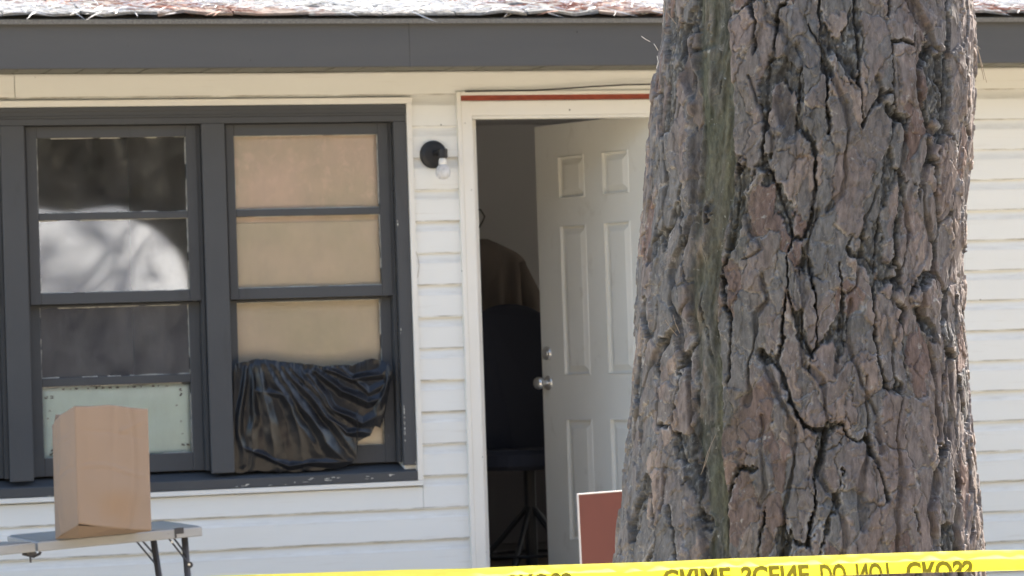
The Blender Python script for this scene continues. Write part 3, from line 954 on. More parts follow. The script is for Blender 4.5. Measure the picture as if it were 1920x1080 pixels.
m = MB(); m.tube([(.22 * math.cos(a), -.25 + .22 * math.sin(a), .11) for a in np.linspace(0, 2 * math.pi, 25)], .008, 6); m.build('foot_ring', M['black_metal'], ch)
bs_ = MB(); bs_.box(-.9, 3.38, 3.17, 3.199, .49, .58); bs_.build('skirting', M['trim'], house)

# ================================================================== WALL LAMP
lc = PW(812, 290, -.018)
lamp = empty('wall_lamp', lc)
tag(lamp, 'black round wall lamp with a bare clear bulb between window and door', 'wall lamp')
m = MB(); m.lathe([(.058, 0), (.058, .008), (.054, .016), (.040, .022), (.012, .024)], (0, 0, 0), (0, -1, 0), 40); m.build('backplate', M['black_metal'], lamp, smooth=False)
m = MB(); m.tube([(0.004, -.02, .006), (.012, -.06, .008), (.016, -.082, .004)], .012, 12)
m.lathe([(.019, 0), (.020, .004), (.020, .034), (.017, .038)], (.018, -.085, .018), (0, 0, -1), 20)
m.build('arm', M['black_metal'], lamp)
m = MB(); m.lathe([(.0125, 0), (.014, .006), (.016, .010), (.0165, .026), (.013, .030)], (.016, -.085, -.018), (0, 0, -1), 20)
m.build('bulb_base', mat('bulb_cap_white', (.75, .74, .70), .4, .4), lamp, smooth=True)
m = MB(); m.lathe([(.012, 0), (.022, .010), (.0295, .024), (.0315, .036), (.028, .050), (.018, .060), (.004, .064)], (.016, -.085, -.044), (0, 0, -1), 24)
m.build('bulb', M['bulb'], lamp, smooth=True)

# cable sagging along the door head
m = MB()
cps = [PW(872, 171.5, -.036), PW(1000, 169.5, -.037), PW(1050, 166.5, -.040), PW(1110, 162.5, -.043), PW(1170, 159, -.045), PW(1225, 158, -.046), PW(1400, 150, -.045), PW(1600, 139, -.04), PW(1700, 132, -.03)]
m.tube(cps, .0035, 6)
tag(m.build('cable', M['cable'], smooth=True), 'thin black cable running loosely over the door head', 'cable')

# nail heads and marks
nm = MB()
for (px, py, rr) in ((1068, 206, .0035), (872, 231, .002), (1082, 60, .003), (470, 113, .0025), (827, 234, .003), (66, 145, .0018), (884, 356, .002), (240, 85, .002), (866, 508, .002), (1175, 178, .002), (1838, 562, .003), (905, 857, .002), (912, 1035, .0015)):
    onf = 30 < py < 124
    p = PW(px, py, EY - .001 if onf else (-.027 if 853 < px < 1240 else -.0175))
    nm.lathe([(rr, 0), (rr * .8, .0015)], p, (0, -1, 0), 7)
nm.build('nail_head', M['cable'], house)
# hooked wire on the gap siding
m = MB(); m.tube([PW(px, py, -.03) for px, py in ((780, 472), (784, 484), (786, 500), (783, 520))], .0009, 4)
m.tube([PW(px, py, -.025) for px, py in ((779, 478), (777, 500), (780, 512))], .0008, 4)
tag(m.build('bent_wire', mat('rusty_wire', (.25, .18, .12), .7)), 'thin bent wire hanging on the siding right of the window', 'wire')

# ================================================================== TABLE AND BAG
FRt, HFt, BRt = P(379, 985.5, 12.15), P(68, 1015, 11.95), P(301, 976.5, 12.71)
ex = (FRt - HFt); LX = ex.length; ex.normalize()
ey = (BRt - FRt); WY = .60
ey = (ey - ex * ey.dot(ex)).normalized()
ez = ex.cross(ey).normalized()
TM = Matrix(((ex.x, ey.x, ez.x, HFt.x), (ex.y, ey.y, ez.y, HFt.y), (ex.z, ey.z, ez.z, HFt.z), (0, 0, 0, 1)))
table = empty('folding_table', (HFt.x, HFt.y, 0))
tag(table, 'grey folding table under the window with a paper bag on it', 'table')
inv = Matrix.Translation((-HFt.x, -HFt.y, 0))
# left half sags at the hinge
ang_ = rad(1.1)
F0 = P(0, 1021.5, 11.80)
ex2 = (HFt - F0).normalized(); ey2 = (ey - ex2 * ey.dot(ex2)).normalized(); ez2 = ex2.cross(ey2).normalized()
TM2 = Matrix(((ex2.x, ey2.x, ez2.x, HFt.x), (ex2.y, ey2.y, ez2.y, HFt.y), (ex2.z, ey2.z, ez2.z, HFt.z), (0, 0, 0, 1)))


def tabletop(TMx, x0, x1, nm):
    T = inv @ TMx
    m = MB(); m.box(x0, x1, 0, WY, -.038, -.0035, mat=T)
    o = m.build('table_edge', M['table'], table, bevel=.005, seg=3)
    m = MB(); m.box(x0 + .010, x1 - .010, .010, WY - .010, -.0034, 0.0, mat=T)
    m.build('table_top', M['table_top'], table, bevel=.002)


tabletop(TM, .003, LX, 0)
tabletop(TM2, -.62, -.003, 1)
T = inv @ TM
# corner cap clip near the right end, hinge bracket
m = MB(); m.box(LX - .105, LX - .098, -.002, .0, -.036, -.001, mat=T); m.box(LX - .098, LX - .070, -.0018, .0, -.022, .0, mat=T)
m.build('corner_clip', M['table_leg'], table)
m = MB(); m.box(-.035, -.0, .01, .04, -.050, -.0385, mat=T)
m.tube([T @ Vector(q) for q in ((-.05, .02, -.041), (-.01, .02, -.055), (.012, .02, -.047), (.016, .02, -.040))], .006, 6)
m.tube([T @ Vector(q) for q in ((-.022, .02, -.042), (-.022, .02, -.075))], .004, 6)
m.build('hinge_bracket', M['table_leg'], table)


def leg(px0, py0, px1, py1, dep, bx, by):
    a = P(px0, py0, dep); b = P(px1, py1, dep)
    d = (b - a).normalized(); e = a + d * ((0.005 - a.z) / d.z); s = a - d * .0
    m = MB(); m.tube([inv @ s, inv @ e], .0125, 12); m.build('leg', M['table_leg'], table, smooth=True)
    m = MB(); m.tube([inv @ (e + Vector((0, 0, .0))), inv @ (e + Vector((0, 0, .03)))], .016, 10); m.build('leg_cap', M['black_metal'], table)
    return a, d


leg(286.5, 1004, 298, 1080, 12.62, 0, 0)
leg(345.5, 1000, 352, 1080, 12.20, 0, 0)
for (q0, q1, dep) in (((256, 1015), (291, 1057), 12.60), ((266, 1013), (290, 1040), 12.62), ((316, 1009), (356, 1060), 12.18), ((326, 1009), (349, 1040), 12.19)):
    m = MB(); m.tube([inv @ P(*q0, dep), inv @ P(*q1, dep)], .0038, 6); m.build('brace', M['table_leg'], table)
m = MB(); c_ = P(356, 1059, 12.17); m.lathe([(.012, 0), (.012, .008)], inv @ c_, -CF, 14); m.build('brace_pivot', M['table_leg'], table)
m = MB(); m.lathe([(.005, .008), (.004, .011)], inv @ P(355, 1058, 12.165), -CF, 10); m.lathe([(.005, .008), (.004, .011)], inv @ P(323, 1016, 12.165), -CF, 10)
m.build('rivet', M['steel'], table)
# legs at the far left end (outside the frame)
for by in (.08, WY - .08):
    a = inv @ TM2 @ Vector((-.52, by, -.036)); m = MB(); m.tube([a, (a.x - .03, a.y, .005)], .0125, 12); m.build('leg', M['table_leg'], table)

# paper bag: rectangular body, folds and facet at the foot
A = math.radians(34)
rh = Vector((0.95676796, -0.2908523, 0)); fh = Vector((0.2908523, 0.95676796, 0))
bu = (rh * math.cos(A) + fh * math.sin(A)); bv = (-rh * math.sin(A) + fh * math.cos(A))
# foot of the front-left vertical edge
foot = P(147, 1002, 11.82)
BW, BD = .292, .185
bag = empty('paper_bag', foot)
tag(bag, 'open brown paper grocery bag standing on the grey folding table', 'paper bag')


def onplane(x, y):     # height of table top under a point (relative to foot)
    p = foot + bu * x + bv * y
    n_ = ez
    return -((p - HFt).dot(n_)) / n_.z


HB = .455
nu_, nv_ = 40, 60


def bagwall(corners_bottom_lift, ua, ub, va, vb, n, seed, topfun):
    """sheet between plan points a->b"""
    vs = []
    for j in range(nv_ + 1):
        t = j / nv_
        for i in range(n + 1):
            s = i / n
            x = ua + (ub - ua) * s; y = va + (vb - va) * s
            base_z = onplane(x, y)
            lift = corners_bottom_lift(s)
            zt = topfun(x, y)
            z = base_z + lift + (zt - base_z - lift) * t
            # crumple
            nx_, ny_ = (vb - va), -(ub - ua); l = math.hypot(nx_, ny_); nx_ /= l; ny_ /= l
            dsp = .007 * float(fbm(s * 2.2 + seed, t * 3.1 + seed, seed, 2)) + .0030 * math.exp(-((s - .42 - .12 * t) / .035) ** 2) * t - .0035 * math.exp(-((s - .80 + .35 * (t - .6) ** 2) / .03) ** 2) + .0030 * math.exp(-((t - .93 + .9 * (1 - s) * .4) / .018) ** 2) * (s > .6)
            edge = min(1, min(s, 1 - s) * 6 + .1)
            taper = -.012 * (1 - t) * 0
            if ua == ub and n == 36: dsp -= .016 * (1 - abs(2 * s - 1)) * min(1, t * 2.2)
            dsp += .0030 * math.exp(-((t - .48 - .03 * math.sin(s * 5)) / .012) ** 2) - .0022 * math.exp(-((t - .80 + .05 * s) / .010) ** 2)
            dsp = dsp * edge
            vs.append(tuple(bu * (x + nx_ * dsp) + bv * (y + ny_ * dsp) + Vector((0, 0, z))))
    f = [(j * (n + 1) + i, j * (n + 1) + i + 1, (j + 1) * (n + 1) + i + 1, (j + 1) * (n + 1) + i) for j in range(nv_) for i in range(n)]
    return vs, f


def topf(x, y):
    base = .457
    s = x / BW
    return base - .004 * s - .030 * max(0, (s - .45)) - (.040 * (y / BD) if x < .01 else .0) - .0015 * math.sin(s * 9) - (0.030 * (y / BD))


m = MB()
vs, f = bagwall(lambda s: .052 * (1 - s) ** 1.3 + .006, 0, BW, 0, 0, 50, 3, topf); m.add(vs, f)            # front
vs, f = bagwall(lambda s: .052 * (1 - s) ** 1.0, 0, 0, 0, BD, 36, 9, topf); m.add(vs, f)                  # left side (s: front->back)
vs, f = bagwall(lambda s: .01, BW, BW, 0, BD, 30, 15, topf); m.add(vs, f)
vs, f = bagwall(lambda s: .0, 0, BW, BD, BD, 40, 21, topf); m.add(vs, f)
body = m.build('bag_body', M['paper_bag'], bag, smooth=True)
s_ = body.modifiers.new('t', 'SOLIDIFY'); s_.thickness = .0012
# tucked underside facet
m = MB()


def bp(x, y, dz): return tuple(bu * x + bv * y + Vector((0, 0, onplane(x, y) + dz)))


m.add([bp(0, 0, .052), bp(BW * .25, .0, .041), bp(BW * .5, 0, .027), bp(BW, 0, .006), bp(BW, .03, .001), bp(BW * .5, .075, .001), bp(.05, .09, .001), bp(0.0, BD, .001), bp(0, BD * .5, .026),
       bp(.05, BD, .001), bp(BW, BD, .001)],
      [(0, 6, 5, 2, 1), (2, 5, 4, 3), (0, 8, 7, 6), (7, 9, 6), (6, 9, 10, 4, 5)])
m.build('bag_base', M['paper_bag'], bag)
# soft vertical edge folds
m = MB()

# ================================================================== SIGN
s0 = P(1083.5, 926, 11.1); s1 = P(1167, 919.5, 11.16)
sx = (s1 - s0).normalized(); SZ = Vector((-.027, 0.0, -1)).normalized(); SZ = P(1090, 1060, 11.1) - s0; SZ.normalize()
sn = sx.cross(SZ).normalized()      # pointing away or towards
if sn.dot(CF) < 0: sn = -sn
sg = empty('sign_board', (s0.x, s0.y, 0))
tag(sg, 'rust red board with pale edges standing in the yard half behind the pine', 'sign')
iv = Matrix.Translation((-s0.x, -s0.y, 0))


def sbox(x0, x1, z0, z1, w0, w1, name, mt):
    vs = [iv @ (s0 + sx * x + SZ * z + sn * w_) for x in (x0, x1) for w_ in (w0, w1) for z in (z0, z1)]
    m = MB(); m.add(vs, [(0, 1, 3, 2), (4, 6, 7, 5), (0, 4, 5, 1), (2, 3, 7, 6), (0, 2, 6, 4), (1, 5, 7, 3)])
    return m.build(name, mt, sg)


sbox(.0025, .5975, .0045, .456, 0, .010, 'panel', M['sign_red'])
sbox(-.0003, .600, 0, .004, -.002, .012, 'edge_strip', M['sign_edge'])
sbox(-.0003, .0022, .0042, .46, -.001, .011, 'edge_strip', M['sign_edge'])
sbox(.08, .086, .0, .95, .012, .018, 'stake', M['steel'])
sbox(.51, .516, .0, .95, .012, .018, 'stake', M['steel'])

# ================================================================== PINE TREE
DEP = 6.3
Ls = [(.3032, 2.192), (.2987, 2.131), (.2848, 2.071), (.2672, 1.94), (.2499, 1.789), (.2398, 1.708), (.2322, 1.628), (.22, 1.486), (.2089, 1.386), (.1945, 1.255), (.1749, 1.134)]
Rs = [(.8915, 2.173), (.8941, 2.072), (.8926, 1.991), (.8772, 1.87), (.8652, 1.769), (.8573, 1.668), (.8567, 1.567), (.8615, 1.466), (.8629, 1.364), (.873, 1.263), (.8775, 1.162), (.8782, 1.086)]
Ls = sorted([(z, l) for l, z in Ls]); Rs = sorted([(z, l) for l, z in Rs])
fhn = np.array([0.2908523, 0.95676796]); rhn = np.array([0.95676796, -0.2908523])
axis0 = np.array([CAM.x, CAM.y]) + fhn * DEP


def LR(z):
    zl = [.0, .25, .7] + [a for a, _ in Ls] + [3.0, 5.0, 9.0]
    ll = [.02, .10, .150] + [b_ for _, b_ in Ls] + [.345, .38, .45]
    zr_ = [.0, .25, .7] + [a for a, _ in Rs] + [3.0, 5.0, 9.0]
    lr = [1.02, .94, .892] + [b_ for _, b_ in Rs] + [.875, .85, .79]
    return np.interp(z, zl, ll), np.interp(z, zr_, lr)


RELIEF = .010


def px2bark(px, py):
    """pixel on the trunk front -> (arc position, height)"""
    p = P(px, py, DEP - .27)
    q = np.array([p.x, p.y]) - np.array([CAM.x, CAM.y]); lat = q @ rhn
    l, r_ = LR(p.z); c = (l + r_) / 2; R_ = (r_ - l) / 2
    ph = math.asin(max(-.995, min(.995, (lat - c) / R_)))
    return ph * .32, p.z


furrows = [
    (12, .030, [(1285, 0), (1285, 80), (1292, 140), (1305, 180), (1302, 260), (1298, 350), (1285, 440), (1262, 500), (1258, 560), (1270, 620), (1285, 690), (1292, 800), (1310, 900), (1318, 1000), (1320, 1060)]),
    (20, .030, [(1480, 95), (1462, 140), (1468, 200), (1482, 245)]),
    (10, .020, [(1437, -10), (1437, 30), (1470, 60), (1478, 95)]),
    (9, .028, [(1713, -5), (1753, 60), (1763, 83), (1733, 127), (1730, 160), (1743, 200), (1762, 245), (1760, 270), (1750, 300), (1743, 340), (1750, 407), (1767, 473), (1767, 513), (1793, 560), (1797, 640), (1800, 713), (1797, 807), (1810, 913), (1812, 1040)]),
    (8, .026, [(1780, 105), (1776, 150), (1790, 185), (1780, 230), (1763, 265)]),
    (6, .020, [(1513, 50), (1550, 123), (1570, 170), (1587, 200), (1593, 240), (1583, 300), (1580, 367), (1550, 393)]),
    (6, .022, [(1650, 143), (1663, 187), (1670, 207), (1700, 225), (1710, 253), (1693, 340), (1707, 390), (1713, 440), (1700, 487), (1683, 523), (1680, 557), (1700, 580), (1677, 640), (1673, 693), (1690, 747), (1677, 820), (1690, 897), (1680, 963), (1680, 1050)]),
    (4, .016, [(1393, 375), (1403, 430), (1428, 465), (1393, 487)]),
    (5, .022, [(1430, 520), (1440, 560), (1413, 593), (1405, 660), (1400, 700), (1395, 760)]),
    (6, .022, [(1530, 400), (1505, 470), (1497, 507), (1503, 553), (1497, 600), (1493, 640), (1500, 687), (1525, 705), (1540, 730), (1543, 813), (1533, 893), (1560, 927), (1577, 980), (1575, 1050)]),
    (5, .018, [(1650, 350), (1617, 433), (1613, 490), (1600, 530), (1572, 560), (1563, 640), (1560, 700)]),
    (9, .028, [(1747, 520), (1737, 545), (1740, 573), (1747, 607), (1760, 673), (1767, 713), (1773, 813), (1763, 897), (1750, 963), (1757, 1050)]),
    (8, .026, [(1250, 330), (1242, 400), (1225, 450), (1222, 480)]),
    (8, .026, [(1250, 640), (1232, 660), (1220, 690), (1210, 730), (1193, 797), (1187, 867), (1170, 933), (1167, 1050)]),
    (5, .020, [(1290, 560), (1262, 625), (1243, 887 - 240)]),
    (6, .022, [(1246, 880), (1243, 920), (1238, 960)]),
    (9, .026, [(1423, 660), (1433, 690), (1450, 740), (1473, 780), (1483, 813), (1480, 867), (1463, 947), (1463, 1050)]),
    (4, .016, [(1423, 780), (1420, 847), (1423, 913), (1413, 947)]),
    (6, .022, [(1620, 700), (1620, 747), (1623, 797), (1610, 907), (1610, 990)]),
    (5, .020, [(1255, 140), (1250, 200), (1246, 290), (1250, 330)]),
    (4, .016, [(1400, 140), (1420, 200), (1445, 260), (1440, 300)]),
    (5, .02, [(1590, 560), (1583, 640), (1600, 690), (1640, 780), (1645, 850)]),
]


def flakes(x, y, cw, chh, seed, amp, tilt, frac):
    """thin scales: each cell raised to its own level and tipped a little so one rim stands proud"""
    e, ci, cj, si, sj, vx, vy = worley(x, y, cw, chh, seed, .95, 2.6)
    lev = hsh(ci, cj, seed + 30)
    a = 2 * np.pi * hsh(ci, cj, seed + 31)
    on = (hsh(ci, cj, seed + 32) < frac)
    hh_ = amp * lev + tilt * (vx * np.cos(a) + vy * np.sin(a))
    return np.where(on, np.maximum(hh_, 0) * ss(0, .0009, e) - amp * .45 * (1 - ss(.0003, .0018, e)), 0), lev, e, on


def bark(s, z):
    ws = s + .020 * fbm(s * 5, z * 3.2, 1, 3) + .0050 * fbm(s * 32, z * 26, 2, 3) + .0034 * fbm(s * 100, z * 90, 7, 3)
    wz = z + .045 * fbm(s * 7, z * 4, 4, 3) + .010 * fbm(s * 36, z * 22, 6, 3) + .0045 * fbm(s * 100, z * 90, 8, 3)
    e, bi, bj, si, sj, pvx, pvy = worley(ws, wz, .058, .170, 3, .90, 3.6)
    pr = hsh(bi + si, bj + sj, 77)
    vert = (bi != si)
    e = np.where(pr < .40, e + .03, e)
    # traced deep furrows
    core = np.zeros(s.shape); near = np.zeros(s.shape)
    wsf = s + .010 * fbm(s * 11, z * 9, 31, 3) + .0045 * fbm(s * 50, z * 36, 33, 3)
    zf = z + .008 * fbm(s * 40, z * 30, 35, 2)
    for hw, dpt, poly in furrows:
        q = [px2bark(*p) for p in poly]
        dmin = np.full(s.shape, 1e9)
        for (a0, a1), (b0, b1) in zip(q, q[1:]):
            dx, dz = b0 - a0, b1 - a1; L2 = dx * dx + dz * dz
            t = np.clip(((wsf - a0) * dx + (zf - a1) * dz) / L2, 0, 1)
            dmin = np.minimum(dmin, np.hypot(wsf - a0 - t * dx, zf - a1 - t * dz))
        hwm = hw * (DEP - .3) / FOC * np.clip(.70 + .8 * vnoise(z * 19 + hw, s * 6 + hw, 40), .22, 1.25)
        core = np.maximum(core, dpt / .03 * (1 - ss(hwm * .55, hwm * 1.15 + .0016, dmin)))
        near = np.maximum(near, 1 - ss(0, hw * (DEP - .3) / FOC * 1.9 + .006, dmin))
    mn = fbm(s * 8, z * 4.5, 41, 3)
    mw = .0005 + .0130 * ss(.08, .40, mn) + .006 * near
    ej = e + .0035 * fbm(s * 60, z * 48, 43, 3) + .0016 * vnoise(s * 210, z * 190, 45)
    f1 = ss(mw, mw + .0011, ej)
    # rough matrix between the plates: fissured, fibrous, lower
    rg = 1 - 2 * np.abs(fbm(ws * 62, wz * 24, 61, 4, .62))
    rg2 = fbm(s * 190, z * 120, 65, 3, .6)
    h_mat = -.0075 + .0046 * (rg - .45) + .0030 * rg2 + .003 * mn
    # flakes on the plates, big to small
    fs_ = ws + .009 * fbm(s * 26, z * 20, 51, 3) + -0 + .0050 * fbm(s * 90, z * 80, 52, 3)
    fz = wz + .013 * fbm(s * 24, z * 18, 53, 3) + .0060 * fbm(s * 90, z * 80, 54, 3)
    L1, lev1, e3, on1 = flakes(fs_ + 3, fz + 5, .052, .100, 19, .0050, .0026, .9)
    L2_, lev2, e2, on2 = flakes(fs_, fz, .029, .052, 13, .0036, .0024, .6)
    L3, lev3, e4, on3 = flakes(fs_ * 1.1 + 9, fz + 2, .014, .024, 23, .0024, .0022, .40)
    rough = .0014 * rg2
    h_pl = .0042 * (hsh(bi, bj, 9) - .5) + .002 * (pvx * (hsh(bi, bj, 10) - .5) * 2) + L1 + L2_ + L3 * .7 + .25 * rough + .0012 * fbm(s * 40, z * 14, 67, 3)
    h = h_mat * (1 - f1) + h_pl * f1
    # narrow deep cracks along some plate borders
    cw_ = np.where(vert, .0034 * pr ** 2, .0014 * pr)
    crack = (1 - ss(cw_ * .5 + .0003, cw_ + .0012, e + .0010 * vnoise(s * 240, z * 200, 46))) * np.where(vert, ss(.40, .55, pr), ss(.42, .6, pr) * .7)
    h = h - .0065 * crack
    inside = np.clip(core, 0, 1)
    h = h - .012 * core
    tr_ = -.02 * core
    # mossy smooth strip beside the main furrow
    mq = [px2bark(*p) for p in ((1322, -10), (1324, 100), (1326, 200), (1330, 300), (1322, 400), (1312, 480), (1308, 560), (1316, 650), (1320, 760), (1322, 850), (1333, 930), (1336, 1060))]
    mc = np.interp(z, [q_[1] for q_ in mq][::-1], [q_[0] for q_ in mq][::-1])
    half = np.interp(z, [1.1, 1.3, 1.5, 1.75, 2.0, 2.2], [.022, .027, .032, .042, .046, .048])
    md = np.abs(s + .007 * fbm(s * 22, z * 12, 71, 3) - mc - .004 - np.interp(z, [1.4, 1.9], [0, .012]))
    moss = 1 - ss(half * .80, half * 1.08, md + .003 * fbm(s * 90, z * 60, 73, 2))
    moss = moss * np.clip(1.25 + 1.4 * fbm(s * 26, z * 9, 75, 3), 0, 1)
    moss = moss * ss(.4, .9, z) * (1 - ss(2.6, 3.2, z)) * (1 - np.clip(core, 0, 1) * .9)
    strand = -.004 * ss(.0, .5, fbm(s * 30 + 4, z * 6, 87, 3)) + .0060 * fbm(s * 62 + .9 * fbm(s * 6, z * 6, 81, 2), z * 7, 83, 4)
    hm = -.012 + .006 * np.cos(np.clip(md / half, 0, 1.5) * 2.0) + strand + .0016 * rg2
    h = h * (1 - moss) + hm * moss
    # pigment, greyer left and pinker right, plus painted rim highlights
    c_grey = np.array([.160, .155, .151]); c_pink = np.array([.228, .182, .164]); c_tan = np.array([.30, .235, .195]); c_dark = np.array([.045, .043, .042]); c_rust = np.array([.19, .112, .088])
    mixv = np.clip(.34 + .9 * (lev1 - .5) + .6 * (lev2 - .5) + .45 * (hsh(bi, bj, 44) - .5) + 1.0 * np.clip(s, -.3, .35) + .35 * fbm(s * 5, z * 4, 95, 2), 0, 1)[..., None]
    colr = c_grey * (1 - mixv) + c_pink * mixv
    k = (((lev2 > .84) & on2) * .6)[..., None]; colr = colr * (1 - k) + c_tan * k
    k = ((lev1 < .12) * .6)[..., None]; colr = colr * (1 - k) + c_rust * k
    grain = (1 + .22 * fbm(s * 160, z * 38, 101, 3) + .18 * fbm(s * 30, z * 18, 103, 3))[..., None]; colr = colr * grain * np.array([.88, .875, .85])
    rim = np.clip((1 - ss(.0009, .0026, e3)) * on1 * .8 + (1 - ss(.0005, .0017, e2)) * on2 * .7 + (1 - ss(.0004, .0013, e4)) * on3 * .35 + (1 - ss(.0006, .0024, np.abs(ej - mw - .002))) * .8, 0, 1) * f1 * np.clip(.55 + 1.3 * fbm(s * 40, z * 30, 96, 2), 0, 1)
    k = (rim * .7)[..., None]; colr = colr * (1 - k) + np.array([.36, .34, .315]) * k  # pale highlight painted along flake and plate edges
    c_mat = np.array([.088, .086, .080]) + np.array([.13, .128, .12]) * np.clip(rg2 * 1.5 + .3 * (rg - .4), 0, 1)[..., None]
    k = (1 - f1)[..., None]; colr = colr * (1 - k) + c_mat * k
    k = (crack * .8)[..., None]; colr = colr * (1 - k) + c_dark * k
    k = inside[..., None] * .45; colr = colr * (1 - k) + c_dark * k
    gm = (moss * np.clip(.82 + .5 * fbm(s * 30, z * 8, 97, 3), 0, 1))[..., None]
    mv = np.clip(.5 + 1.2 * fbm(s * 45, z * 5, 99, 3), 0, 1)[..., None]; gv = np.clip(.5 + 1.5 * fbm(s * 14, z * 5, 89, 2), 0, 1)[..., None]
    moss_c = np.array([.046, .048, .036]) * (1 - mv) + np.array([.105, .104, .076]) * mv
    moss_c = moss_c * (1 - gv * .5) + np.array([.045, .060, .030]) * gv * .5
    colr = colr * (1 - gm) + moss_c * gm
    rb = (np.exp(-((s + .004 * fbm(s * 18, z * 9, 71, 2) - mc - .85 * half) / .006) ** 2) * ss(2.1, 1.9, z) * .7 * np.clip(.7 + fbm(s * 30, z * 9, 78, 3), 0, 1))[..., None]
    colr = colr * (1 - rb) + np.array([.150, .145, .088]) * rb
    sp_ = (np.exp(-((s - mc - .07) / .07) ** 2) * .45 * np.clip(.5 + fbm(s * 12, z * 8, 98, 3), 0, 1))[..., None]
    colr = colr * (1 - sp_) + np.array([.085, .084, .062]) * sp_
    return h, colr, bi, bj, e, f1, moss, tr_


phis = np.concatenate([np.linspace(-math.pi, rad(-104), 26)[:-1], np.linspace(rad(-104), rad(112), 760)[:-1], np.linspace(rad(112), math.pi, 24)])
zs = np.concatenate([np.linspace(-.1, .86, 50)[:-1], np.linspace(.86, 2.34, 740)[:-1], np.linspace(2.34, 9.0, 140)])
PH, ZZ = np.meshgrid(phis, zs)
S_ = PH * .32
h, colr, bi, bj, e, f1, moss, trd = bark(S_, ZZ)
l, r_ = LR(ZZ)
C_ = (l + r_) / 2; R_ = (r_ - l) / 2 - .002
# plan outline slightly lobed
rr = R_ + (h - .004) * 1.1 - .001
X = axis0[0] + rhn[0] * (C_ + rr * np.sin(PH)) - fhn[0] * rr * np.cos(PH)
Yw = axis0[1] + rhn[1] * (C_ + rr * np.sin(PH)) - fhn[1] * rr * np.cos(PH)
verts = np.stack([X, Yw, ZZ], -1).reshape(-1, 3).astype(np.float32)
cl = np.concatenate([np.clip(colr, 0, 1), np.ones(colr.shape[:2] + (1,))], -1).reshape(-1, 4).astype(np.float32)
nr, nc = PH.shape
ii, jj = np.meshgrid(np.arange(nc - 1), np.arange(nr - 1))
q = np.stack([jj * nc + ii, jj * nc + ii + 1, (jj + 1) * nc + ii + 1, (jj + 1) * nc + ii], -1).reshape(-1, 4)
# plate id per face
fe = e[:-1, :-1].reshape(-1); fi = bi[:-1, :-1].reshape(-1); fj = bj[:-1, :-1].reshape(-1); fm_ = moss[:-1, :-1].reshape(-1); ft = trd[:-1, :-1].reshape(-1)
fz_ = ZZ[:-1, :-1].reshape(-1); fp = PH[:-1, :-1].reshape(-1); ff = f1[:-1, :-1].reshape(-1)
isplate = (ff > .5) & (fm_ < .3) & (ft > -.008) & (fz_ > .95) & (fz_ < 2.25) & (np.abs(fp) < rad(96))
key = np.where(isplate, (fi + 1000) * 10000 + (fj + 1000), -1)


def np_mesh(name, vs, qs, cs, parent):
    used, invx = np.unique(qs.reshape(-1), return_inverse=True)
    v = vs[used]; qn = invx.reshape(-1, 4)
    me = bpy.data.meshes.new(name)
    me.vertices.add(len(v)); me.vertices.foreach_set('co', v.reshape(-1))
    me.loops.add(len(qn) * 4); me.loops.foreach_set('vertex_index', qn.reshape(-1).astype(np.int32))
    me.polygons.add(len(qn))
    me.polygons.foreach_set('loop_start', np.arange(0, len(qn) * 4, 4, dtype=np.int32))
    me.polygons.foreach_set('loop_total', np.full(len(qn), 4, np.int32))
    me.polygons.foreach_set('use_smooth', np.ones(len(qn), bool))
    me.update(calc_edges=True)
    at = me.color_attributes.new('pigment', 'FLOAT_COLOR', 'POINT')
    at.data.foreach_set('color', cs[used].reshape(-1))
    me.materials.append(M['bark'])
    o = bpy.data.objects.new(name, me); COL.objects.link(o)
    if parent is not None: o.parent = parent
    return o


pine = empty('pine_tree', (0, 0, 0))
tag(pine, 'thick pine trunk with flaky bark and a mossy green strip, in front of the door', 'tree')
ids, cnt = np.unique(key[key >= 0], return_counts=True)
order = np.argsort(-cnt)
keep = set(ids[order[:280]][cnt[order[:280]] > 40].tolist())
keyk = np.where(np.isin(key, list(keep)), key, -1)
so_ = np.argsort(keyk, kind='stable')
ks = keyk[so_]
bounds = np.flatnonzero(np.diff(ks)) + 1
groups = np.split(so_, bounds)
trunk = None
for gidx in groups:
    kk = keyk[gidx[0]]
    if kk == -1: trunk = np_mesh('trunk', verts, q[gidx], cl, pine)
for gidx in groups:
    kk = keyk[gidx[0]]
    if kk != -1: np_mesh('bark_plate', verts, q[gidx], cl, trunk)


# limbs and crown high above the frame
def crown(root, cx, cy, z0, z1, n, seed, spread, mb_name='crown'):
    r = random.Random(seed)
    lb = MB(); nd = MB()
    for i in range(n):
        z = z0 + (z1 - z0) * i / n + r.uniform(-.1, .1); a = r.uniform(0, 2 * math.pi)
        L_ = spread * r.uniform(.6, 1.1) * (1 - .5 * (z - z0) / (z1 - z0))
        d = Vector((math.cos(a), math.sin(a), r.uniform(-.05, .3)))
        p0 = Vector((cx, cy, z)); pts_ = [p0 + d * (L_ * t) + Vector((0, 0, .25 * t * t)) for t in (0, .33, .66, 1)]
        lb.tube(pts_, [.05, .035, .022, .008], 6)
        for k in range(13):
            t = r.uniform(.3, 1); c = p0 + d * (L_ * t) + Vector((r.gauss(0, .22), r.gauss(0, .22), r.gauss(0, .15) + .25 * t * t))
            lb.tube([p0 + d * (L_ * max(.2, t - .2)), c], .006, 4, cap=False)
            for q_ in range(36):
                dd = Vector((r.gauss(0, 1), r.gauss(0, 1), r.gauss(.3, 1))).normalized() * r.uniform(.12, .20)
                sd2 = dd.cross(Vector((r.random(), r.random(), 1))).normalized() * .008
                nd.add([c - sd2, c + sd2, c + dd], [(0, 1, 2)])
    lb.build('limb', M['limb'], root)
    nd.build(mb_name, M['needle_green'], root)


tcx = float(axis0[0] + rhn[0] * .62); tcy = float(axis0[1] + rhn[1] * .62)
crown(pine, tcx, tcy, 5.4, 9.0, 16, 5, 2.4)

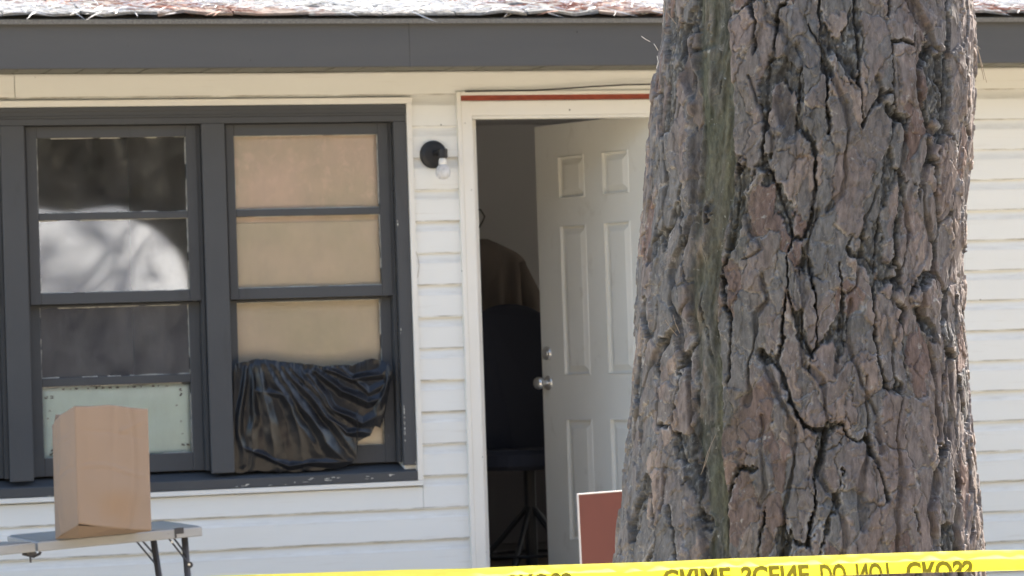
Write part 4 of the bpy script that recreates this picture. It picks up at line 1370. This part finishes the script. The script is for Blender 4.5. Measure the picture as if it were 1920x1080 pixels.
# second pine out of frame to the right
p2 = empty('pine_tree', (0, 0, 0)); tag(p2, 'pine with low limbs standing in the yard right of the view', 'tree')
m = MB(); m.tube([(4.6, -5.6, -.05), (4.6, -5.6, .5), (4.62, -5.62, 2), (4.66, -5.6, 5), (4.7, -5.6, 9.5)], [.27, .22, .2, .16, .07], 18); m.build('trunk', M['limb'], p2, smooth=True)
crown(p2, 4.65, -5.6, 3.6, 9.5, 44, 8, 2.8)

# loose needles caught on the bark
nd = MB(); nd2 = MB(); r = random.Random(3)
for (px, py, qx, qy) in ((1203, 68, 1219, 78), (1226, 82, 1234, 95), (1829, 82, 1838, 92), (1826, 66, 1850, 155), (1827, 68, 1845, 150), (1832, 52, 1830, 66), (1318, 880, 1342, 815), (1314, 890, 1333, 835), (1247, 600, 1270, 630), (1262, 590, 1275, 625), (1232, 105, 1231, 128), (1252, 25, 1268, 45)):
    inner = 1245 < px < 1800
    dep = DEP - .30 if inner else DEP - .02
    (nd if inner or px > 1245 else nd2).tube([P(px, py, dep), P((px + qx) / 2 + r.uniform(-3, 3), (py + qy) / 2, dep - .004), P(qx, qy, dep)], .0006, 4)
nd2.build('caught_needles', M['straw'], pine)
nd.build('caught_needles', mat('caught_needle', (.30, .24, .18), .7, .2), pine)

# ================================================================== ROOF LITTER
nd = MB(); nr_ = MB(); r = random.Random(12)
for i in range(4300):
    x = r.uniform(-2.9, 3.0); cl_ = .5 + .5 * math.sin(x * 2.3 + 1) * math.sin(x * 5.1)
    if r.random() > .35 + .65 * cl_: continue
    d = abs(r.gauss(0, .16)) if r.random() < .6 else r.uniform(0, .6)
    y = EY - .03 + d * ca; z = EZ + .012 + d * sa + r.uniform(0, .012)
    a = r.gauss(0, .55) + (math.pi if r.random() < .5 else 0); L_ = r.uniform(.05, .13)
    el = r.gauss(0.0, .12)
    dv = Vector((math.cos(a), math.sin(a) * ca, math.sin(a) * sa + el)) * L_
    p = Vector((x, y, z)); sdv = dv.cross(Vector((0, -sa, ca))).normalized() * r.uniform(.0012, .0030)
    up_ = Vector((0, -sa, ca)) * .0022
    md_ = p + dv * .5 + Vector((r.gauss(0, .004), r.gauss(0, .004), r.gauss(.002, .003)))
    tgt = nr_ if (math.sin(x * 3.7 + d * 9) + r.gauss(0, .5)) > .75 else nd
    tgt.add([p - sdv, p + sdv, p + up_, md_ - sdv, md_ + sdv, md_ + up_, p + dv], [(0, 3, 5, 2), (1, 4, 5, 2), (0, 1, 4, 3), (3, 6, 5), (4, 6, 5), (3, 4, 6)])
tag(nd.build('pine_needle_litter', M['straw']), 'bleached dead pine needles scattered along the roof edge', 'pine needles', kind='stuff')
tag(nr_.build('pine_needle_litter', M['straw_red']), 'rusty brown dead pine needles matted on the shingles', 'pine needles', kind='stuff')

# ================================================================== BARRIER TAPE
TD = 4.85
top_line = [(-900, 1096), (100, 1089), (330, 1083), (420, 1079), (600, 1073.4), (760, 1068), (880, 1066), (1000, 1060.5), (1220, 1054), (1380, 1047), (1560, 1041), (1700, 1036), (1840, 1032), (1920, 1031.3), (2300, 1030), (3200, 1034)]
vis = [(-900, 40), (1496, 38.5), (1700, 38.5), (1840, 38.8), (1920, 37.6), (2300, 37), (3200, 38)]


def tape_pt(px, vpx, off=0.0):
    y0 = np.interp(px, [a for a, _ in top_line], [b_ for _, b_ in top_line])
    dep = TD + .00018 * (px - 960) * .3 + .006 * math.sin(px * .011) + off
    hh = np.interp(px, [a for a, _ in vis], [b_ for _, b_ in vis])
    t = vpx / hh
    # the upper edge curls back over, the face bellies slightly
    dep2 = dep + .006 * max(0, .35 - t) ** 2 / .12 - .003 * math.sin(math.pi * min(1, max(0, t))) + .0016 * math.sin(px * .05 + t * 3) + .0012 * math.sin(px * .13 - t * 5) * math.sin(px * .017)
    return P(px, y0 + vpx, dep2)


tape = empty('barrier_tape', P(960, 1064, TD)); tloc = tape.location.copy()
m = MB(); xs = list(np.arange(-900, 3200, 8.0)); nvv = 12; vs = []
for px in xs:
    hh = np.interp(px, [a for a, _ in vis], [b_ for _, b_ in vis])
    for j in range(nvv):
        vs.append(tape_pt(px, hh * j / (nvv - 1)) - tloc)
m.add(vs, [(i * nvv + j, (i + 1) * nvv + j, (i + 1) * nvv + j + 1, i * nvv + j + 1) for i in range(len(xs) - 1) for j in range(nvv - 1)])
m.build('tape_strip', M['tape'], tape, smooth=True)
m = MB(); vs = []
for px in xs:                       # lower half folded up behind the face
    hh = np.interp(px, [a for a, _ in vis], [b_ for _, b_ in vis])
    for j in range(5):
        vs.append(tape_pt(px, hh * (1 - .62 * j / 4) + (0.0 if j == 0 else -.4), .0045 + .004 * math.sin(j)) - tloc)
m.add(vs, [(i * 5 + j, (i + 1) * 5 + j, (i + 1) * 5 + j + 1, i * 5 + j + 1) for i in range(len(xs) - 1) for j in range(4)])
m.build('tape_fold', M['tape'], tape, smooth=True)
tag(tape, 'yellow barrier tape printed CRIME SCENE DO NOT CROSS stretched across in front of the pine', 'tape')
# lettering, seen through the back so it stands upside down, cut by the fold


def word_mesh(txt):
    cu = bpy.data.curves.new('t', 'FONT'); cu.body = txt; cu.size = 1.0; cu.offset = .042; cu.resolution_u = 3
    ob = bpy.data.objects.new('t', cu); COL.objects.link(ob)
    bpy.context.view_layer.update()
    dg = bpy.context.evaluated_depsgraph_get()
    me = bpy.data.meshes.new_from_object(ob.evaluated_get(dg))
    bpy.data.objects.remove(ob)
    return me


import bmesh
for (txt, x0, x1, cap0) in (('CRIME', 1240, 1369, 14.5), ('SCENE', 1388, 1516, 14.8), ('DO', 1536, 1585, 15.5), ('NOT', 1603, 1673, 16), ('CROSS', 1697, 1823, 17),
                            ('CRIME', 484, 613, 14.5), ('SCENE', 632, 760, 14.5), ('DO', 780, 829, 14.5), ('NOT', 847, 917, 14.5), ('CROSS', 941, 1072, 14.5), ('CRIME', 1996, 2125, 15), ('SCENE', 2144, 2272, 15)):
    me = word_mesh(txt)
    co = [v.co.copy() for v in me.vertices]
    mnx, mxx = min(c.x for c in co), max(c.x for c in co); mny, mxy = min(c.y for c in co), max(c.y for c in co)
    HPX = 41.0                                  # full letter height in pixels at this distance
    hh = np.interp((x0 + x1) / 2, [a for a, _ in vis], [b_ for _, b_ in vis])
    bm = bmesh.new(); bm.from_mesh(me)
    for v in bm.verts:
        v.co.x = x0 + (v.co.x - mnx) / (mxx - mnx) * (x1 - x0)
        v.co.y = cap0 + (v.co.y - mny) / (mxy - mny) * HPX
    bmesh.ops.bisect_plane(bm, geom=bm.verts[:] + bm.edges[:] + bm.faces[:], plane_co=(0, hh - .3, 0), plane_no=(0, 1, 0), clear_outer=True)
    for cut in np.arange(x0, x1, 8.0):
        bmesh.ops.bisect_plane(bm, geom=bm.verts[:] + bm.edges[:] + bm.faces[:], plane_co=(cut, 0, 0), plane_no=(1, 0, 0))
    for cut in np.arange(cap0, hh, 3.4):
        bmesh.ops.bisect_plane(bm, geom=bm.verts[:] + bm.edges[:] + bm.faces[:], plane_co=(0, cut, 0), plane_no=(0, 1, 0))
    for v in bm.verts:
        v.co = tape_pt(v.co.x + (v.co.y - cap0) * .10, v.co.y, -.0012) - tloc
    bm.to_mesh(me); bm.free()
    me.materials.clear(); me.materials.append(M['tape_ink'])
    o = bpy.data.objects.new('lettering', me); COL.objects.link(o); o.parent = tape

# ================================================================== VAN (seen only in the window glass)
van = empty('van', (-.1, -9.0, 0)); tag(van, 'white van with rounded roof parked on the street side, mirrored in the window', 'van')
secs = [(0, .45, .95, 1.0), (.15, .40, 1.15, 1.0), (.9, .35, 1.35, 1.0), (1.3, .35, 2.0, .96), (1.75, .35, 2.62, .88), (2.4, .35, 2.72, .86), (5.5, .35, 2.72, .86), (5.7, .4, 2.6, .84)]
vs = []
n_ = 24
for (yy_, zb, zt, tw) in secs:
    for i in range(n_ + 1):
        t = i / n_; a = math.pi * t
        x_ = math.copysign(abs(math.cos(a)) ** .35, math.cos(a)) * (1.0 - (1 - tw) * math.sin(a))
        vs.append((x_, -yy_, zb + (zt - zb) * abs(math.sin(a)) ** .38))
m = MB(); k = n_ + 1
m.add(vs, [(s_ * k + i, s_ * k + i + 1, (s_ + 1) * k + i + 1, (s_ + 1) * k + i) for s_ in range(len(secs) - 1) for i in range(n_)] + [tuple(range(k)), tuple((len(secs) - 1) * k + i for i in range(k))])
m.build('body', M['van_white'], van, smooth=False, bevel=.0)
m = MB(); m.add([(-.92, -.86, 1.36), (.92, -.86, 1.36), (.84, -1.28, 2.02), (-.84, -1.28, 2.02), (-.92, -1.0, 1.36), (.92, -1.0, 1.36), (.84, -1.42, 2.02), (-.84, -1.42, 2.02)], [(0, 1, 2, 3), (4, 5, 6, 7), (0, 1, 5, 4), (1, 2, 6, 5), (2, 3, 7, 6), (3, 0, 4, 7)])
m.build('windscreen', mat('dark_glass', (.02, .02, .025), .05, .8), van)
for sx_ in (-.98, .98):
    for yy_ in (-1.0, -4.6):
        m = MB(); m.lathe([(.2, -.11), (.33, -.10), (.34, 0), (.33, .10), (.2, .11)], (sx_ * .95, yy_, .34), (1, 0, 0), 24); m.build('wheel', M['tire'], van)
m = MB(); m.box(-.97, .97, -.10, .06, .50, 1.33); m.build('dark_front_panel', M['black_metal'], van, bevel=.03)  # oversized dark panel added to cut white reflections in the lower panes

# woods on the far side of the street, seen in the glass
wd = MB(); r = random.Random(77)
for i in range(26000):
    x = r.uniform(-22, 34); y = -26 - abs(r.gauss(0, 3)); top = 10 + 3 * math.sin(x * .5) + 2 * math.sin(x * 1.3)
    z = r.uniform(0, top)
    if math.sin(x * 2.1 + z * 1.3) + math.sin(z * 2.7 - x) < -.6 and r.random() < .8: continue
    s = r.uniform(.08, .20); a = Vector((r.gauss(0, 1), r.gauss(0, 1), r.gauss(0, 1))).normalized(); b_ = a.cross(Vector((r.random(), r.random(), r.random()))).normalized()
    p = Vector((x, y, z)); wd.add([p, p + a * s, p + a * s * .6 + b_ * s * .6], [(0, 1, 2)])
nb = 70
vs = []
for j in range(24):
    for i in range(nb):
        x = -40 + 90 * i / (nb - 1); z = -.5 + 15.5 * j / 23
        vs.append((x, -32 + 1.4 * math.sin(x * 1.7 + z) + 1.2 * math.sin(z * 1.9 - x * .6) - .25 * z, z + (1.6 * math.sin(x * .9) if j == 23 else 0)))
wd.add(vs, [(j * nb + i, j * nb + i + 1, (j + 1) * nb + i + 1, (j + 1) * nb + i) for j in range(23) for i in range(nb - 1)])
tag(wd.build('woods', M['leaf']), 'woods across the street', 'woods', kind='stuff')

# repeats of a kind share a group
for o in list(bpy.data.objects):
    if o.parent is None:
        if o.get('category') == 'board': o['group'] = 'boards behind the window glass'
        elif o.get('category') == 'tree': o['group'] = 'pines in the front yard'
        elif o.get('category') == 'pine needles': o['group'] = 'dead pine needles on the roof'
